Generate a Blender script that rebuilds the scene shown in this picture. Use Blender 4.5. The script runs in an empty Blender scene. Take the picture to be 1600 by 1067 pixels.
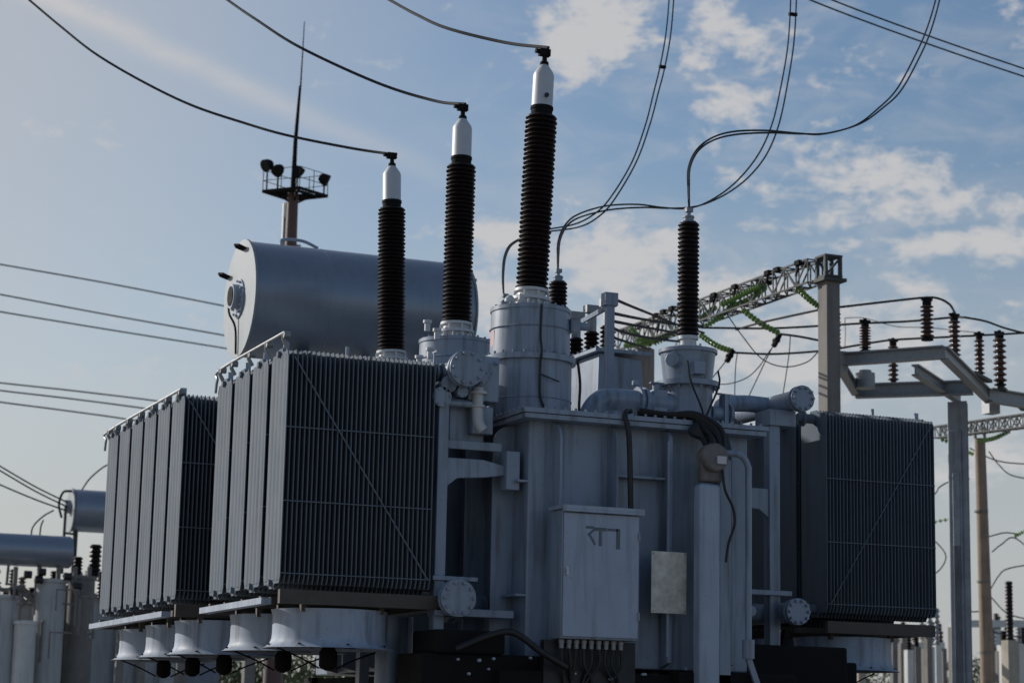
import bpy, bmesh, math, random
from mathutils import Vector, Matrix
random.seed(7)
sc = bpy.context.scene
C = sc.collection
R = math.radians

# ------------------------------------------------------------------ camera
FPX = 3299.09; YAW, PITCH, ROLL = 0.39156, 0.18042, 0.02099
cy, sy, cp, sp = math.cos(YAW), math.sin(YAW), math.cos(PITCH), math.sin(PITCH)
fw = Vector((sy*cp, cy*cp, sp)); r0 = Vector((cy, -sy, 0)); u0 = r0.cross(fw)
cr, sr = math.cos(ROLL), math.sin(ROLL)
rt = r0*cr + u0*sr; up = u0*cr - r0*sr
EYE = Vector((0, 0, 1.6))
cam = bpy.data.cameras.new('camera'); co = bpy.data.objects.new('camera', cam); C.objects.link(co)
cam.sensor_width = 36; cam.lens = 36*FPX/1600; cam.clip_start = 0.1; cam.clip_end = 4000
co.matrix_world = Matrix(((rt.x, up.x, -fw.x, EYE.x), (rt.y, up.y, -fw.y, EYE.y), (rt.z, up.z, -fw.z, EYE.z), (0, 0, 0, 1)))
sc.camera = co
cam.dof.use_dof = True; cam.dof.focus_distance = 19.0; cam.dof.aperture_fstop = 2.8

def P(u, v, X=None, Y=None, Z=None):
    """world point seen at photo pixel (u, v) on a world plane"""
    d = rt*((u-800)/FPX) + up*(-(v-533.5)/FPX) + fw
    t = X/d.x if X is not None else (Y/d.y if Y is not None else (Z-1.6)/d.z)
    return EYE + d*t

# ------------------------------------------------------------------ light
SUN_AZ, SUN_EL = R(-37), R(23)          # azimuth from +Y towards +X
sdir = Vector((math.sin(SUN_AZ)*math.cos(SUN_EL), math.cos(SUN_AZ)*math.cos(SUN_EL), math.sin(SUN_EL)))
sun = bpy.data.lights.new('sun', 'SUN'); so = bpy.data.objects.new('sun', sun); C.objects.link(so)
sun.energy = 4.0; sun.angle = R(0.6); sun.color = (1.0, 0.965, 0.92)
so.rotation_euler = sdir.to_track_quat('Z', 'Y').to_euler()
sc.view_settings.view_transform = 'Standard'; sc.view_settings.look = 'None'
sc.view_settings.gamma = 1.0; sc.view_settings.exposure = -0.12

w = bpy.data.worlds.new('World'); sc.world = w; w.use_nodes = True
nt = w.node_tree; N = nt.nodes; L = nt.links; N.clear()
def nd(t, **k):
    n = N.new(t)
    for a, b in k.items(): setattr(n, a, b)
    return n
def mth(op, a, b=None, clamp=False):
    n = nd('ShaderNodeMath', operation=op, use_clamp=clamp)
    for i, x in enumerate((a, b)):
        if x is None: continue
        if isinstance(x, (int, float)): n.inputs[i].default_value = x
        else: L.new(x, n.inputs[i])
    return n.outputs[0]
sky = nd('ShaderNodeTexSky', sky_type='NISHITA', sun_disc=False)
sky.sun_elevation = SUN_EL; sky.sun_rotation = SUN_AZ % (2*math.pi)
sky.air_density = 1.0; sky.dust_density = 1.8; sky.ozone_density = 1.6
tc = nd('ShaderNodeTexCoord'); sep = nd('ShaderNodeSeparateXYZ'); L.new(tc.outputs['Generated'], sep.inputs[0])
az = mth('MULTIPLY', mth('ARCTAN2', sep.outputs[0], sep.outputs[1]), 57.2958)
el = mth('MULTIPLY', mth('ARCSINE', sep.outputs[2]), 57.2958)
cmb = nd('ShaderNodeCombineXYZ'); L.new(az, cmb.inputs[0]); L.new(el, cmb.inputs[1]); ae = cmb.outputs[0]
def azel(u, v):
    d = (rt*((u-800)/FPX) + up*(-(v-533.5)/FPX) + fw).normalized()
    return math.degrees(math.atan2(d.x, d.y)), math.degrees(math.asin(d.z))
def noise(scale, detail, rough, sx=1, sy_=1, off=0, dist=0.0):
    m = nd('ShaderNodeMapping'); m.inputs['Scale'].default_value = (sx, sy_, 1); m.inputs['Location'].default_value = (off, off*.7, off)
    L.new(ae, m.inputs[0]); n = nd('ShaderNodeTexNoise'); n.inputs['Scale'].default_value = scale
    n.inputs['Detail'].default_value = detail; n.inputs['Roughness'].default_value = rough; n.inputs['Distortion'].default_value = dist
    L.new(m.outputs[0], n.inputs['Vector']); return n.outputs['Fac']
# separate cumulus scraps, each at its own bearing and height above the horizon: (u, v, half width, half height, strength)
blobs = [(930, 30, 90, 70, .95), (870, 85, 75, 45, .9), (1110, 60, 120, 60, .8), (1150, 150, 85, 60, .75), (1130, 215, 80, 40, .5), (960, 395, 130, 55, .95),
         (1350, 270, 150, 52, 1.0), (1390, 330, 150, 40, .85), (1160, 450, 110, 40, .9), (1480, 385, 190, 34, .9), (1430, 440, 110, 25, .75),
         (1200, 560, 180, 70, .85), (1420, 520, 260, 60, .7), (1300, 120, 70, 28, .4), (800, 370, 110, 40, .7), (690, 360, 60, 30, .45),
         (1560, 720, 120, 60, .6), (1590, 40, 50, 60, .4), (1020, 500, 140, 50, .75), (770, 455, 90, 60, .6)]
acc = None
for (u, v, a, b, s) in blobs:
    A, E_ = azel(u, v); k = 57.2958/FPX
    m = nd('ShaderNodeMapping', vector_type='POINT')
    sx_, sy2 = 1/(a*k*1.04), 1/(b*k)
    m.inputs['Scale'].default_value = (sx_, sy2, 0); m.inputs['Location'].default_value = (-A*sx_, -E_*sy2, 0)
    L.new(ae, m.inputs[0]); ln = nd('ShaderNodeVectorMath', operation='LENGTH'); L.new(m.outputs[0], ln.inputs[0])
    g = mth('MULTIPLY', mth('EXPONENT', mth('MULTIPLY', mth('MULTIPLY', ln.outputs['Value'], ln.outputs['Value']), -0.8)), s)
    acc = g if acc is None else mth('MAXIMUM', acc, g)
nz = noise(0.55, 8, .58, 1.0, 1.7, 3.1, .35)
nz2 = noise(2.2, 5, .6, 1.0, 1.9, 9.0, .2)
den = mth('ADD', mth('MULTIPLY', acc, 0.98), mth('ADD', mth('MULTIPLY', mth('SUBTRACT', nz, .5), 2.4), mth('MULTIPLY', mth('SUBTRACT', nz2, .5), .8)))
mr = nd('ShaderNodeMapRange', interpolation_type='SMOOTHSTEP'); L.new(den, mr.inputs[0])
mr.inputs[1].default_value = .24; mr.inputs[2].default_value = .88; mr.inputs[3].default_value = 0; mr.inputs[4].default_value = .92
cum = mr.outputs[0]
# old contrail spread into a long pale band
(a1, e1), (a2, e2) = azel(130, 20), azel(800, 318)
sl = (e2-e1)/(a2-a1)
lin = mth('SUBTRACT', mth('SUBTRACT', el, e1), mth('MULTIPLY', mth('SUBTRACT', az, a1), sl))
lin = mth('ADD', lin, mth('MULTIPLY', mth('SUBTRACT', noise(.5, 3, .5, 1, 1, 20), .5), .35))
wd = mth('MULTIPLY', lin, 2.9)
band = mth('EXPONENT', mth('MULTIPLY', mth('MULTIPLY', wd, wd), -1.0))
fade = nd('ShaderNodeMapRange'); L.new(az, fade.inputs[0]); fade.inputs[1].default_value = a1-6; fade.inputs[2].default_value = a2+1
fade.inputs[3].default_value = .62; fade.inputs[4].default_value = .0
band = mth('MULTIPLY', mth('MULTIPLY', band, fade.outputs[0]), mth('ADD', .45, mth('MULTIPLY', noise(.7, 5, .6, 1, 2, 33), 1.1)))
# thin high haze, whitest towards the sun and near the horizon
dt = nd('ShaderNodeVectorMath', operation='DOT_PRODUCT'); L.new(tc.outputs['Generated'], dt.inputs[0]); dt.inputs[1].default_value = sdir
hz = nd('ShaderNodeMapRange', interpolation_type='SMOOTHSTEP'); L.new(dt.outputs['Value'], hz.inputs[0]); hz.inputs[1].default_value = .52; hz.inputs[2].default_value = .84; hz.inputs[3].default_value = 0.0; hz.inputs[4].default_value = .93
lo = nd('ShaderNodeMapRange', interpolation_type='SMOOTHSTEP'); L.new(el, lo.inputs[0]); lo.inputs[1].default_value = 17; lo.inputs[2].default_value = 4; lo.inputs[3].default_value = 0.0; lo.inputs[4].default_value = .75
veil = mth('ADD', mth('MAXIMUM', hz.outputs[0], lo.outputs[0]), mth('MULTIPLY', mth('SUBTRACT', noise(.16, 4, .5, 1, 2.2, 50), .5), .14), True)
cir = nd('ShaderNodeMapRange', interpolation_type='SMOOTHSTEP'); L.new(noise(.30, 7, .6, 1, 2.3, 71, .6), cir.inputs[0]); cir.inputs[1].default_value = .42; cir.inputs[2].default_value = .75; cir.inputs[3].default_value = 0; cir.inputs[4].default_value = .42
cm = nd('ShaderNodeMapRange', interpolation_type='SMOOTHSTEP'); L.new(az, cm.inputs[0]); cm.inputs[1].default_value = 17; cm.inputs[2].default_value = 27; cm.inputs[3].default_value = 0; cm.inputs[4].default_value = .85
cov = mth('MAXIMUM', cum, mth('MULTIPLY', cir.outputs[0], cm.outputs[0]), True)
bg = nd('ShaderNodeBackground'); bg.inputs['Strength'].default_value = 0.115
hsv = nd('ShaderNodeHueSaturation'); hsv.inputs['Saturation'].default_value = 1.16; hsv.inputs['Value'].default_value = 1.0; L.new(sky.outputs[0], hsv.inputs['Color'])
mx0 = nd('ShaderNodeMix', data_type='RGBA'); L.new(veil, mx0.inputs[0]); L.new(hsv.outputs[0], mx0.inputs[6]); mx0.inputs[7].default_value = (4.45, 4.58, 4.78, 1)
mx = nd('ShaderNodeMix', data_type='RGBA'); L.new(cov, mx.inputs[0]); L.new(mx0.outputs[2], mx.inputs[6]); mx.inputs[7].default_value = (5.35, 5.3, 5.35, 1)
mxb = nd('ShaderNodeMix', data_type='RGBA'); L.new(mth('MULTIPLY', band, 1.5, True), mxb.inputs[0]); L.new(mx.outputs[2], mxb.inputs[6]); mxb.inputs[7].default_value = (5.6, 5.45, 5.35, 1)
L.new(mxb.outputs[2], bg.inputs['Color']); wo = nd('ShaderNodeOutputWorld'); L.new(bg.outputs[0], wo.inputs[0])

# ------------------------------------------------------------------ materials
def mat(name, col, rough=.5, metal=0., var=.12, scale=4, streak=0., bump=.0, spec=.5, dirt=None, coat=0., rust=0.):
    m = bpy.data.materials.new(name); m.use_nodes = True; t = m.node_tree; b = t.nodes['Principled BSDF']
    b.inputs['Roughness'].default_value = rough; b.inputs['Metallic'].default_value = metal
    b.inputs['Specular IOR Level'].default_value = spec; b.inputs['Coat Weight'].default_value = coat
    g = t.nodes.new('ShaderNodeNewGeometry')
    n = t.nodes.new('ShaderNodeTexNoise'); n.inputs['Scale'].default_value = scale; n.inputs['Detail'].default_value = 6; n.inputs['Roughness'].default_value = .65
    t.links.new(g.outputs['Position'], n.inputs['Vector'])
    r = t.nodes.new('ShaderNodeMapRange'); r.inputs[1].default_value = .3; r.inputs[2].default_value = .7; r.inputs[3].default_value = 1-var; r.inputs[4].default_value = 1+var
    t.links.new(n.outputs['Fac'], r.inputs[0])
    v = t.nodes.new('ShaderNodeVectorMath'); v.operation = 'SCALE'; v.inputs[0].default_value = col; t.links.new(r.outputs[0], v.inputs['Scale'])
    out = v.outputs[0]
    if streak:
        mp = t.nodes.new('ShaderNodeMapping'); mp.inputs['Scale'].default_value = (9, 9, .7); t.links.new(g.outputs['Position'], mp.inputs[0])
        n2 = t.nodes.new('ShaderNodeTexNoise'); n2.inputs['Scale'].default_value = 1.5; n2.inputs['Detail'].default_value = 5; t.links.new(mp.outputs[0], n2.inputs['Vector'])
        r2 = t.nodes.new('ShaderNodeMapRange'); r2.inputs[1].default_value = .5; r2.inputs[2].default_value = .75; r2.inputs[3].default_value = 0; r2.inputs[4].default_value = streak
        t.links.new(n2.outputs['Fac'], r2.inputs[0])
        x = t.nodes.new('ShaderNodeMix'); x.data_type = 'RGBA'; t.links.new(r2.outputs[0], x.inputs[0]); t.links.new(out, x.inputs[6]); x.inputs[7].default_value = (*(dirt or (.06, .055, .05)), 1)
        out = x.outputs[2]
    if rust:
        n3 = t.nodes.new('ShaderNodeTexNoise'); n3.inputs['Scale'].default_value = 16; n3.inputs['Detail'].default_value = 8; n3.inputs['Roughness'].default_value = .7; t.links.new(g.outputs['Position'], n3.inputs['Vector'])
        r3 = t.nodes.new('ShaderNodeMapRange'); r3.inputs[1].default_value = .62; r3.inputs[2].default_value = .74; r3.inputs[3].default_value = 0; r3.inputs[4].default_value = rust; t.links.new(n3.outputs['Fac'], r3.inputs[0])
        x3 = t.nodes.new('ShaderNodeMix'); x3.data_type = 'RGBA'; t.links.new(r3.outputs[0], x3.inputs[0]); t.links.new(out, x3.inputs[6]); x3.inputs[7].default_value = (.085, .06, .045, 1); out = x3.outputs[2]
    t.links.new(out, b.inputs['Base Color'])
    rr = t.nodes.new('ShaderNodeMapRange'); rr.inputs[1].default_value = .3; rr.inputs[2].default_value = .7; rr.inputs[3].default_value = rough*.85; rr.inputs[4].default_value = min(1, rough*1.2)
    t.links.new(n.outputs['Fac'], rr.inputs[0]); t.links.new(rr.outputs[0], b.inputs['Roughness'])
    if bump:
        bp = t.nodes.new('ShaderNodeBump'); bp.inputs['Strength'].default_value = bump; bp.inputs['Distance'].default_value = .02
        t.links.new(n.outputs['Fac'], bp.inputs['Height']); t.links.new(bp.outputs[0], b.inputs['Normal'])
    return m
M_ = dict(
    gauge=mat('brown_grey_casting', (.135, .122, .115), .5, 0, .3, 9, .4, .1),
    fargrey=mat('far_grey_paint', (.40, .41, .41), .6, 0, .1, 2, .4),
    steel=mat('weathered_grey_steel', (.22, .25, .29), .55, .1, .2, 4, .5),
    paint=mat('grey_paint', (.225, .275, .35), .36, 0, .16, 1.6, .7, .06, rust=.7),
    rad=mat('radiator_paint', (.13, .155, .185), .72, 0, .08, 3, .35, spec=.12, rust=.5),
    plate=mat('light_grey_paint', (.31, .365, .45), .42, 0, .1, 4, .4, rust=.5),
    cons=mat('conservator_paint', (.24, .275, .33), .33, .35, .05, 1.2, .12, .01, .5),
    consend=mat('conservator_end_paint', (.27, .30, .32), .5, 0, .06, 2, .15),
    porc=mat('brown_porcelain', (.012, .0065, .0055), .42, 0, .1, 20, spec=.22),
    porc2=mat('red_brown_porcelain', (.075, .042, .033), .3, 0, .1, 20),
    zinc=mat('galvanised_steel', (.26, .27, .28), .5, .5, .18, 12),
    alu=mat('aluminium_cap', (.50, .51, .52), .5, .1, .06, 5),
    dark=mat('dark_steel_and_shade', (.012, .011, .011), .85, 0, .3, 6, spec=.15),  # dark steel parts, and the shade put into colour under the tank
    rust=mat('primer_brown', (.075, .062, .052), .7, 0, .3, 6),
    black=mat('black_rubber', (.008, .008, .009), .5, 0, .1, 10),
    wire=mat('conductor_aluminium', (.035, .038, .04), .8, 0, .3, 60, spec=.15),
    white=mat('white_paint', (.55, .55, .53), .5, 0, .08, 5, .3),
    plaque=mat('engraved_plate', (.56, .53, .46), .5, .1, .34, 11),
    conc=mat('concrete', (.19, .178, .165), .85, 0, .2, 3, .4, .3),
    concd=mat('shaded_concrete', (.02, .02, .02), .9, 0, .3, 2, .5, .3),  # concrete made near-black to carry the shade below the tank
    pole=mat('weathered_pole', (.27, .20, .145), .8, 0, .25, 3, .5, .3),
    mast=mat('red_brown_paint', (.10, .052, .045), .6, 0, .15, 3),
    green=mat('green_glass', (.15, .25, .075), .2, 0, .1, 10),
    beam=mat('truss_steel', (.06, .063, .063), .75, 0, .25, 9),
    leaf=mat('foliage', (.075, .10, .035), .6, 0, .45, 1.5),
    bark=mat('bark', (.07, .055, .04), .85, 0, .3, 6),
    gravel=mat('gravel', (.27, .245, .21), .95, 0, .35, 7, 0, .6),
    fan=mat('fan_housing_paint', (.31, .36, .44), .62, 0, .12, 4, .6, rust=.7),
    letter=mat('faded_lettering', (.10, .12, .145), .6),
    red=mat('red_sticker', (.42, .27, .28), .5),
    beige=mat('beige_concrete', (.38, .34, .28), .85, 0, .15, 4, .3, .2),
    fence=mat('blue_grey_cladding', (.16, .18, .22), .6, 0, .1, 3, .3),
)

# ------------------------------------------------------------------ mesh helpers
class MB:
    def __init__(s): s.b = bmesh.new()
    def box(s, a, b):
        x0, y0, z0 = a; x1, y1, z1 = b
        v = [s.b.verts.new(p) for p in ((x0,y0,z0),(x1,y0,z0),(x1,y1,z0),(x0,y1,z0),(x0,y0,z1),(x1,y0,z1),(x1,y1,z1),(x0,y1,z1))]
        for f in ((0,3,2,1),(4,5,6,7),(0,1,5,4),(1,2,6,5),(2,3,7,6),(3,0,4,7)): s.b.faces.new([v[i] for i in f])
        return s
    def prism(s, pts, off):
        off = Vector(off); a = [s.b.verts.new(Vector(p)) for p in pts]; c = [s.b.verts.new(Vector(p)+off) for p in pts]; n = len(pts)
        s.b.faces.new(a[::-1]); s.b.faces.new(c)
        for i in range(n): s.b.faces.new((a[i], a[(i+1) % n], c[(i+1) % n], c[i]))
        return s
    def rings(s, cents, rads, seg, ax=None, caps=True):
        prev = None; first = None
        n = len(cents); cs = [Vector(c) for c in cents]; refn = None
        for i in range(n):
            d = ax if ax is not None else ((cs[min(i+1, n-1)]-cs[max(i-1, 0)]))
            d = Vector(d).normalized()
            if refn is None: refn = Vector((0, 0, 1)) if abs(d.z) < .9 else Vector((1, 0, 0))
            a = (refn - d*refn.dot(d)).normalized(); refn = a; b = d.cross(a)
            ring = [s.b.verts.new(cs[i] + (a*math.cos(2*math.pi*k/seg) + b*math.sin(2*math.pi*k/seg))*rads[i]) for k in range(seg)]
            if prev:
                for k in range(seg): s.b.faces.new((prev[k], prev[(k+1) % seg], ring[(k+1) % seg], ring[k]))
            else: first = ring
            prev = ring
        if caps: s.b.faces.new(first[::-1]); s.b.faces.new(prev)
        return s
    def cyl(s, a, b, r, r2=None, seg=24): return s.rings([a, b], [r, r if r2 is None else r2], seg)
    def tube(s, pts, r, seg=8): return s.rings(pts, [r]*len(pts), seg)
    def lathe(s, prof, base, axis, seg=28):
        base = Vector(base); axis = Vector(axis).normalized()
        return s.rings([base+axis*h for (rr, h) in prof], [rr for (rr, h) in prof], seg, ax=axis)
    def bar(s, a, b, w_, h=None):
        a, b = Vector(a), Vector(b); d = (b-a).normalized(); h = h or w_
        x = d.cross(Vector((0, 0, 1))) if abs(d.z) < .95 else d.cross(Vector((0, 1, 0))); x.normalize(); y = x.cross(d)
        q = [a + x*sx_*w_/2 + y*sy_*h/2 for sx_, sy_ in ((-1,-1),(1,-1),(1,1),(-1,1))]
        return s.prism(q, b-a)
    def ibeam(s, a, b, w_, h, t=.02):
        a, b = Vector(a), Vector(b); d = (b-a).normalized()
        x = d.cross(Vector((0, 0, 1))) if abs(d.z) < .95 else d.cross(Vector((0, 1, 0))); x.normalize(); y = x.cross(d)
        s.bar(a+y*(h/2-t/2), b+y*(h/2-t/2), w_, t); s.bar(a-y*(h/2-t/2), b-y*(h/2-t/2), w_, t)
        q = [a + x*sx_*t/2 + y*sy_*(h/2-t) for sx_, sy_ in ((-1,-1),(1,-1),(1,1),(-1,1))]
        return s.prism(q, b-a)
    def groups(s):
        s.b.verts.index_update(); n = len(s.b.verts); par = list(range(n))
        def fnd(i):
            while par[i] != i: par[i] = par[par[i]]; i = par[i]
            return i
        for e in s.b.edges: par[fnd(e.verts[0].index)] = fnd(e.verts[1].index)
        bb = {}
        for v in s.b.verts:
            g_ = bb.setdefault(fnd(v.index), [list(v.co), list(v.co)])
            for k in range(3): g_[0][k] = min(g_[0][k], v.co[k]); g_[1][k] = max(g_[1][k], v.co[k])
        ks = list(bb); gp = {k: k for k in ks}
        def f2(k):
            while gp[k] != k: k = gp[k]
            return k
        for i, a in enumerate(ks):
            for c in ks[i+1:]:
                if all(bb[a][0][q]-.02 < bb[c][1][q] and bb[c][0][q]-.02 < bb[a][1][q] for q in range(3)): gp[f2(a)] = f2(c)
        out = {}
        for v in s.b.verts: out.setdefault(f2(fnd(v.index)), []).append(v)
        return list(out.values())
    def build(s, name, m, parent=None, local=False, bevel=0., smooth=40):
        if parent is not None and name not in ('radiator', 'foliage', 'lettering', 'strand', 'stem'):
            gs = s.groups()
            if 1 < len(gs) <= 45:
                gs.sort(key=len, reverse=True); first = None
                for g_ in gs:
                    n_ = MB(); mp_ = {v: n_.b.verts.new(v.co) for v in g_}
                    for f_ in {f_ for v in g_ for f_ in v.link_faces}: n_.b.faces.new([mp_[v] for v in f_.verts])
                    o_ = n_.build_one(name, m, parent, local, bevel, smooth); first = first or o_
                s.b.free(); return first
        return s.build_one(name, m, parent, local, bevel, smooth)
    def build_one(s, name, m, parent=None, local=False, bevel=0., smooth=40):
        me = bpy.data.meshes.new(name); bmesh.ops.recalc_face_normals(s.b, faces=s.b.faces[:]); s.b.to_mesh(me); s.b.free()
        me.materials.append(M_[m]); me.shade_smooth(); me.set_sharp_from_angle(angle=R(smooth))
        o = bpy.data.objects.new(name, me); C.objects.link(o)
        if parent is not None:
            o.parent = parent
            if not local: o.location = -wloc(parent)
        elif not local:
            pass
        if bevel:
            md = o.modifiers.new('bevel', 'BEVEL'); md.width = bevel; md.segments = 2; md.limit_method = 'ANGLE'; md.angle_limit = R(40)
        return o
def wloc(o):
    v = Vector((0, 0, 0))
    while o is not None: v += o.location; o = o.parent
    return v
def tag(o, label, cat, group=None, kind=None):
    if label: o['label'] = label
    if cat: o['category'] = cat
    if group: o['group'] = group
    if kind: o['kind'] = kind
    return o
def recenter(o):
    """put a single-mesh thing's origin at its base"""
    me = o.data; xs = [v.co for v in me.vertices]
    c = Vector((sum(v.x for v in xs)/len(xs), sum(v.y for v in xs)/len(xs), min(v.z for v in xs)))
    me.transform(Matrix.Translation(-c)); o.location = c; return o
def empty(name, loc, label=None, cat=None, group=None):
    o = bpy.data.objects.new(name, None); C.objects.link(o); o.location = loc; o.empty_display_size = .2
    return tag(o, label, cat, group)
def kids(o): return [c for c in bpy.data.objects if c.parent == o]
def copy_tree(o, parent=None, loc=None):
    ks = kids(o); c = o.copy(); C.objects.link(c)
    if parent is not None: c.parent = parent
    if loc is not None: c.location = loc
    for k in ks: copy_tree(k, c)
    return c
def smoothline(pts, n=10):
    pts = [Vector(p) for p in pts]; q = [pts[0]*2-pts[1]]+pts+[pts[-1]*2-pts[-2]]; out = []
    for i in range(1, len(q)-2):
        for k in range(n):
            t = k/n; a, b, c, d = q[i-1], q[i], q[i+1], q[i+2]
            out.append(.5*((2*b)+(c-a)*t+(2*a-5*b+4*c-d)*t*t+(3*b-a-3*c+d)*t**3))
    out.append(pts[-1]); return out

# ------------------------------------------------------------------ ground
g = MB(); nn = 40
vs = [[g.b.verts.new(((i-nn/2)*60, (j-nn/2)*60+300, 0)) for i in range(nn+1)] for j in range(nn+1)]
for j in range(nn):
    for i in range(nn): g.b.faces.new((vs[j][i], vs[j][i+1], vs[j+1][i+1], vs[j+1][i]))
tag(g.build('ground', 'gravel'), None, None, None, 'structure')

# ================================================================== THE BIG TRANSFORMER
XL, XR, YF, YB, ZT = 7.33, 9.62, 17.3, 23.6, 4.37
T = empty('power_transformer', (8.4, 20.4, 0), 'large grey-blue power transformer with radiator banks and tall dark bushings, filling the foreground', 'transformer')
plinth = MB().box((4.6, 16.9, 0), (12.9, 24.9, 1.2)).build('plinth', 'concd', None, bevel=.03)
tag(recenter(plinth), 'concrete plinth coloured dark for the shade under the large foreground transformer', 'plinth')

WF, WL = YF+.12, XL+.05
b = MB().box((WL, WF, 2.14), (XR, YB, ZT))
for (h, x, xx) in ():
    pass
tank = b.build('tank', 'paint', T, bevel=.015)
f = MB().box((XL-.1, YF-.11, ZT+.003), (XR+.1, YB+.1, ZT+.045)); f.box((XL-.085, YF-.095, ZT-.045), (XR+.085, YB+.085, ZT-.004))
for i in range(24):
    x = XL+.02+i*.1; f.cyl((x, YF-.075, ZT+.044), (x, YF-.075, ZT+.07), .014, seg=6)
for i in range(60):
    y = YF+i*.105; f.cyl((XL-.07, y, ZT+.044), (XL-.07, y, ZT+.07), .014, seg=6)
f.build('cover_flange', 'paint', tank)
# vertical stiffeners, rounded at the top
def rib_front(x, dep=.20, t=.022, z0=2.15, rr=.17):
    pts = [(x, WF+.004, z0), (x, WF-dep, z0+.05)]
    for k in range(7):
        a = k/6*math.pi/2; pts.append((x, WF-dep+rr*(1-math.cos(a)), ZT-.05-rr+rr*math.sin(a)))
    pts.append((x, WF+.004, ZT-.05))
    return MB().prism(pts, (t, 0, 0)).build('stiffener', 'paint', tank)
for x in (7.60, 8.16, 9.34): rib_front(x)
rib_front(8.71, .16, .04, 2.15, .1)
def rib_left(y, dep=.20, rr=.17):
    pts = [(WL+.004, y, 2.15), (WL-dep, y, 2.2)]
    for k in range(7):
        a = k/6*math.pi/2; pts.append((WL-dep+rr*(1-math.cos(a)), y, ZT-.05-rr+rr*math.sin(a)))
    pts.append((WL+.004, y, ZT-.05))
    return MB().prism(pts, (0, .022, 0)).build('stiffener', 'paint', tank)
for y in (17.78, 18.45, 19.1, 19.8, 20.5, 21.2, 22, 22.8): rib_left(y)
b = MB().box((8.19, WF-.12, 3.86), (8.70, WF, 3.88)); b.box((WL-.1, 17.43, 3.77), (WL, 17.77, 3.79)); b.box((WL-.1, 17.81, 3.9), (WL, 18.44, 3.92)); b.box((WL-.1, 17.43, 2.75), (WL, 17.77, 2.77))
b.box((7.63, WF-.1, 2.35), (8.15, WF, 2.37)); b.build('cross_stiffener', 'paint', tank)
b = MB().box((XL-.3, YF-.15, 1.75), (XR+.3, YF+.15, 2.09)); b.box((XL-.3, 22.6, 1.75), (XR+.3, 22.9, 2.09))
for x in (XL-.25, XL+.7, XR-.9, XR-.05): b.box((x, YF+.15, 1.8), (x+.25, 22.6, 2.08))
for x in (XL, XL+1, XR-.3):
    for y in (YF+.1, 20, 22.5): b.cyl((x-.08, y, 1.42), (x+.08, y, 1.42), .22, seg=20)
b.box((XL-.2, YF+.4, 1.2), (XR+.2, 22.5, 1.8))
b.build_one('underframe', 'dark', T)  # skid and wheels coloured near-black, their deep shade painted in
b = MB(); b.box((6.35, 17.25, 1.21), (7.5, 17.9, 2.22)); b.box((6.45, 17.2, 2.22), (7.1, 17.8, 2.42)); b.box((9.55, 17.75, 1.21), (10.9, 18.5, 2.42)); b.box((10.9, 18.3, 1.21), (11.35, 19.0, 2.30)); b.box((8.7, 17.0, 1.21), (9.9, 17.25, 2.12)); b.build('shade_block', 'dark', T, bevel=.02)  # added near-black blocks stand in for the shade around the foot
random.seed(3)

# ---------------------------------------------------------------- radiators
def radiator_proto(parent, diag):
    W, D, H, n = 1.37, .505, 2.10, 33; ch = .055
    b = MB(); st = (W-.009)/(n-1)
    for i in range(n):
        x = i*st + (random.uniform(-.0025, .0025) if 0 < i < n-1 else 0)
        prof = [(x, 0, .10), (x, .03, .04), (x, .17, .04), (x, .19, 0), (x, D-.19, 0), (x, D-.17, .04), (x, D-.03, .04), (x, D, .10),
                (x, D, H-.10), (x, D-.03, H-.04), (x, D-.17, H-.04), (x, D-.19, H), (x, .19, H), (x, .17, H-.04), (x, .03, H-.04), (x, 0, H-.10)]
        b.prism(prof, (.009, 0, 0))
    if diag == 1:            # pressed flutes on the outer face of the first plate
        for k in range(4):
            y0_, wd_ = .035+k*.112, .098
            pr_ = [(-.007*math.sin(math.pi*q/6), y0_+wd_*q/6, .07) for q in range(7)]
            b.prism(pr_, (0, 0, H-.14))
    r = b.build('radiator', 'rad', parent, local=True)
    h = MB()
    for z in (.085, H-.085): h.rings([(.002, D/2, z), (W+.2, D/2, z)], [.05, .05], 16); h.cyl((W+.13, D/2, z), (W+.16, D/2, z), .085, seg=20)
    for z in (.05, H-.05): h.cyl((-.03, D/2, z), (.002, D/2, z), .03, seg=10)
    h.build('header', 'rad', r, local=True)
    s = MB()
    for z in (.12, .74, 1.38): s.box((0, -.010, z), (W, -.003, z+.009))
    if diag == 1: s.bar((.05, -.02, H-.1), (W-.03, -.02, .12), .008, .011)
    if diag == 3: s.bar((.05, -.02, H-.1), (W-.03, -.02, .12), .006, .008)
    s.build('brace_rod', 'rad', r, local=True)
    e = MB(); e.bar((W*.45, D/2, H-.02), (W*.45, D/2, H+.075), .03, .012); e.bar((.05, D/2, H-.02), (.05, D/2, H+.07), .05, .012)
    e.build('lifting_lug', 'plate', r, local=True)
    return r
rad1 = radiator_proto(T, 1)
TL = T.location
def rel(x, y, z): return Vector((x, y, z))-TL
rad1.location = rel(5.11, 17.46, 2.73)
for y in (18.085, 18.70, 19.32): copy_tree(rad1, T, rel(5.11, y, 2.73))
for i in range(6): copy_tree(rad1, T, rel(4.95, 20.51+i*.618, 2.73))
rad2 = radiator_proto(T, 3); rad2.location = rel(12.45, 18.54, 2.76); rad2.scale = (-.948, 1, 1.01)
for i in range(1, 6): copy_tree(rad2, T, rel(12.45, 18.54+i*.618, 2.76))

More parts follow.
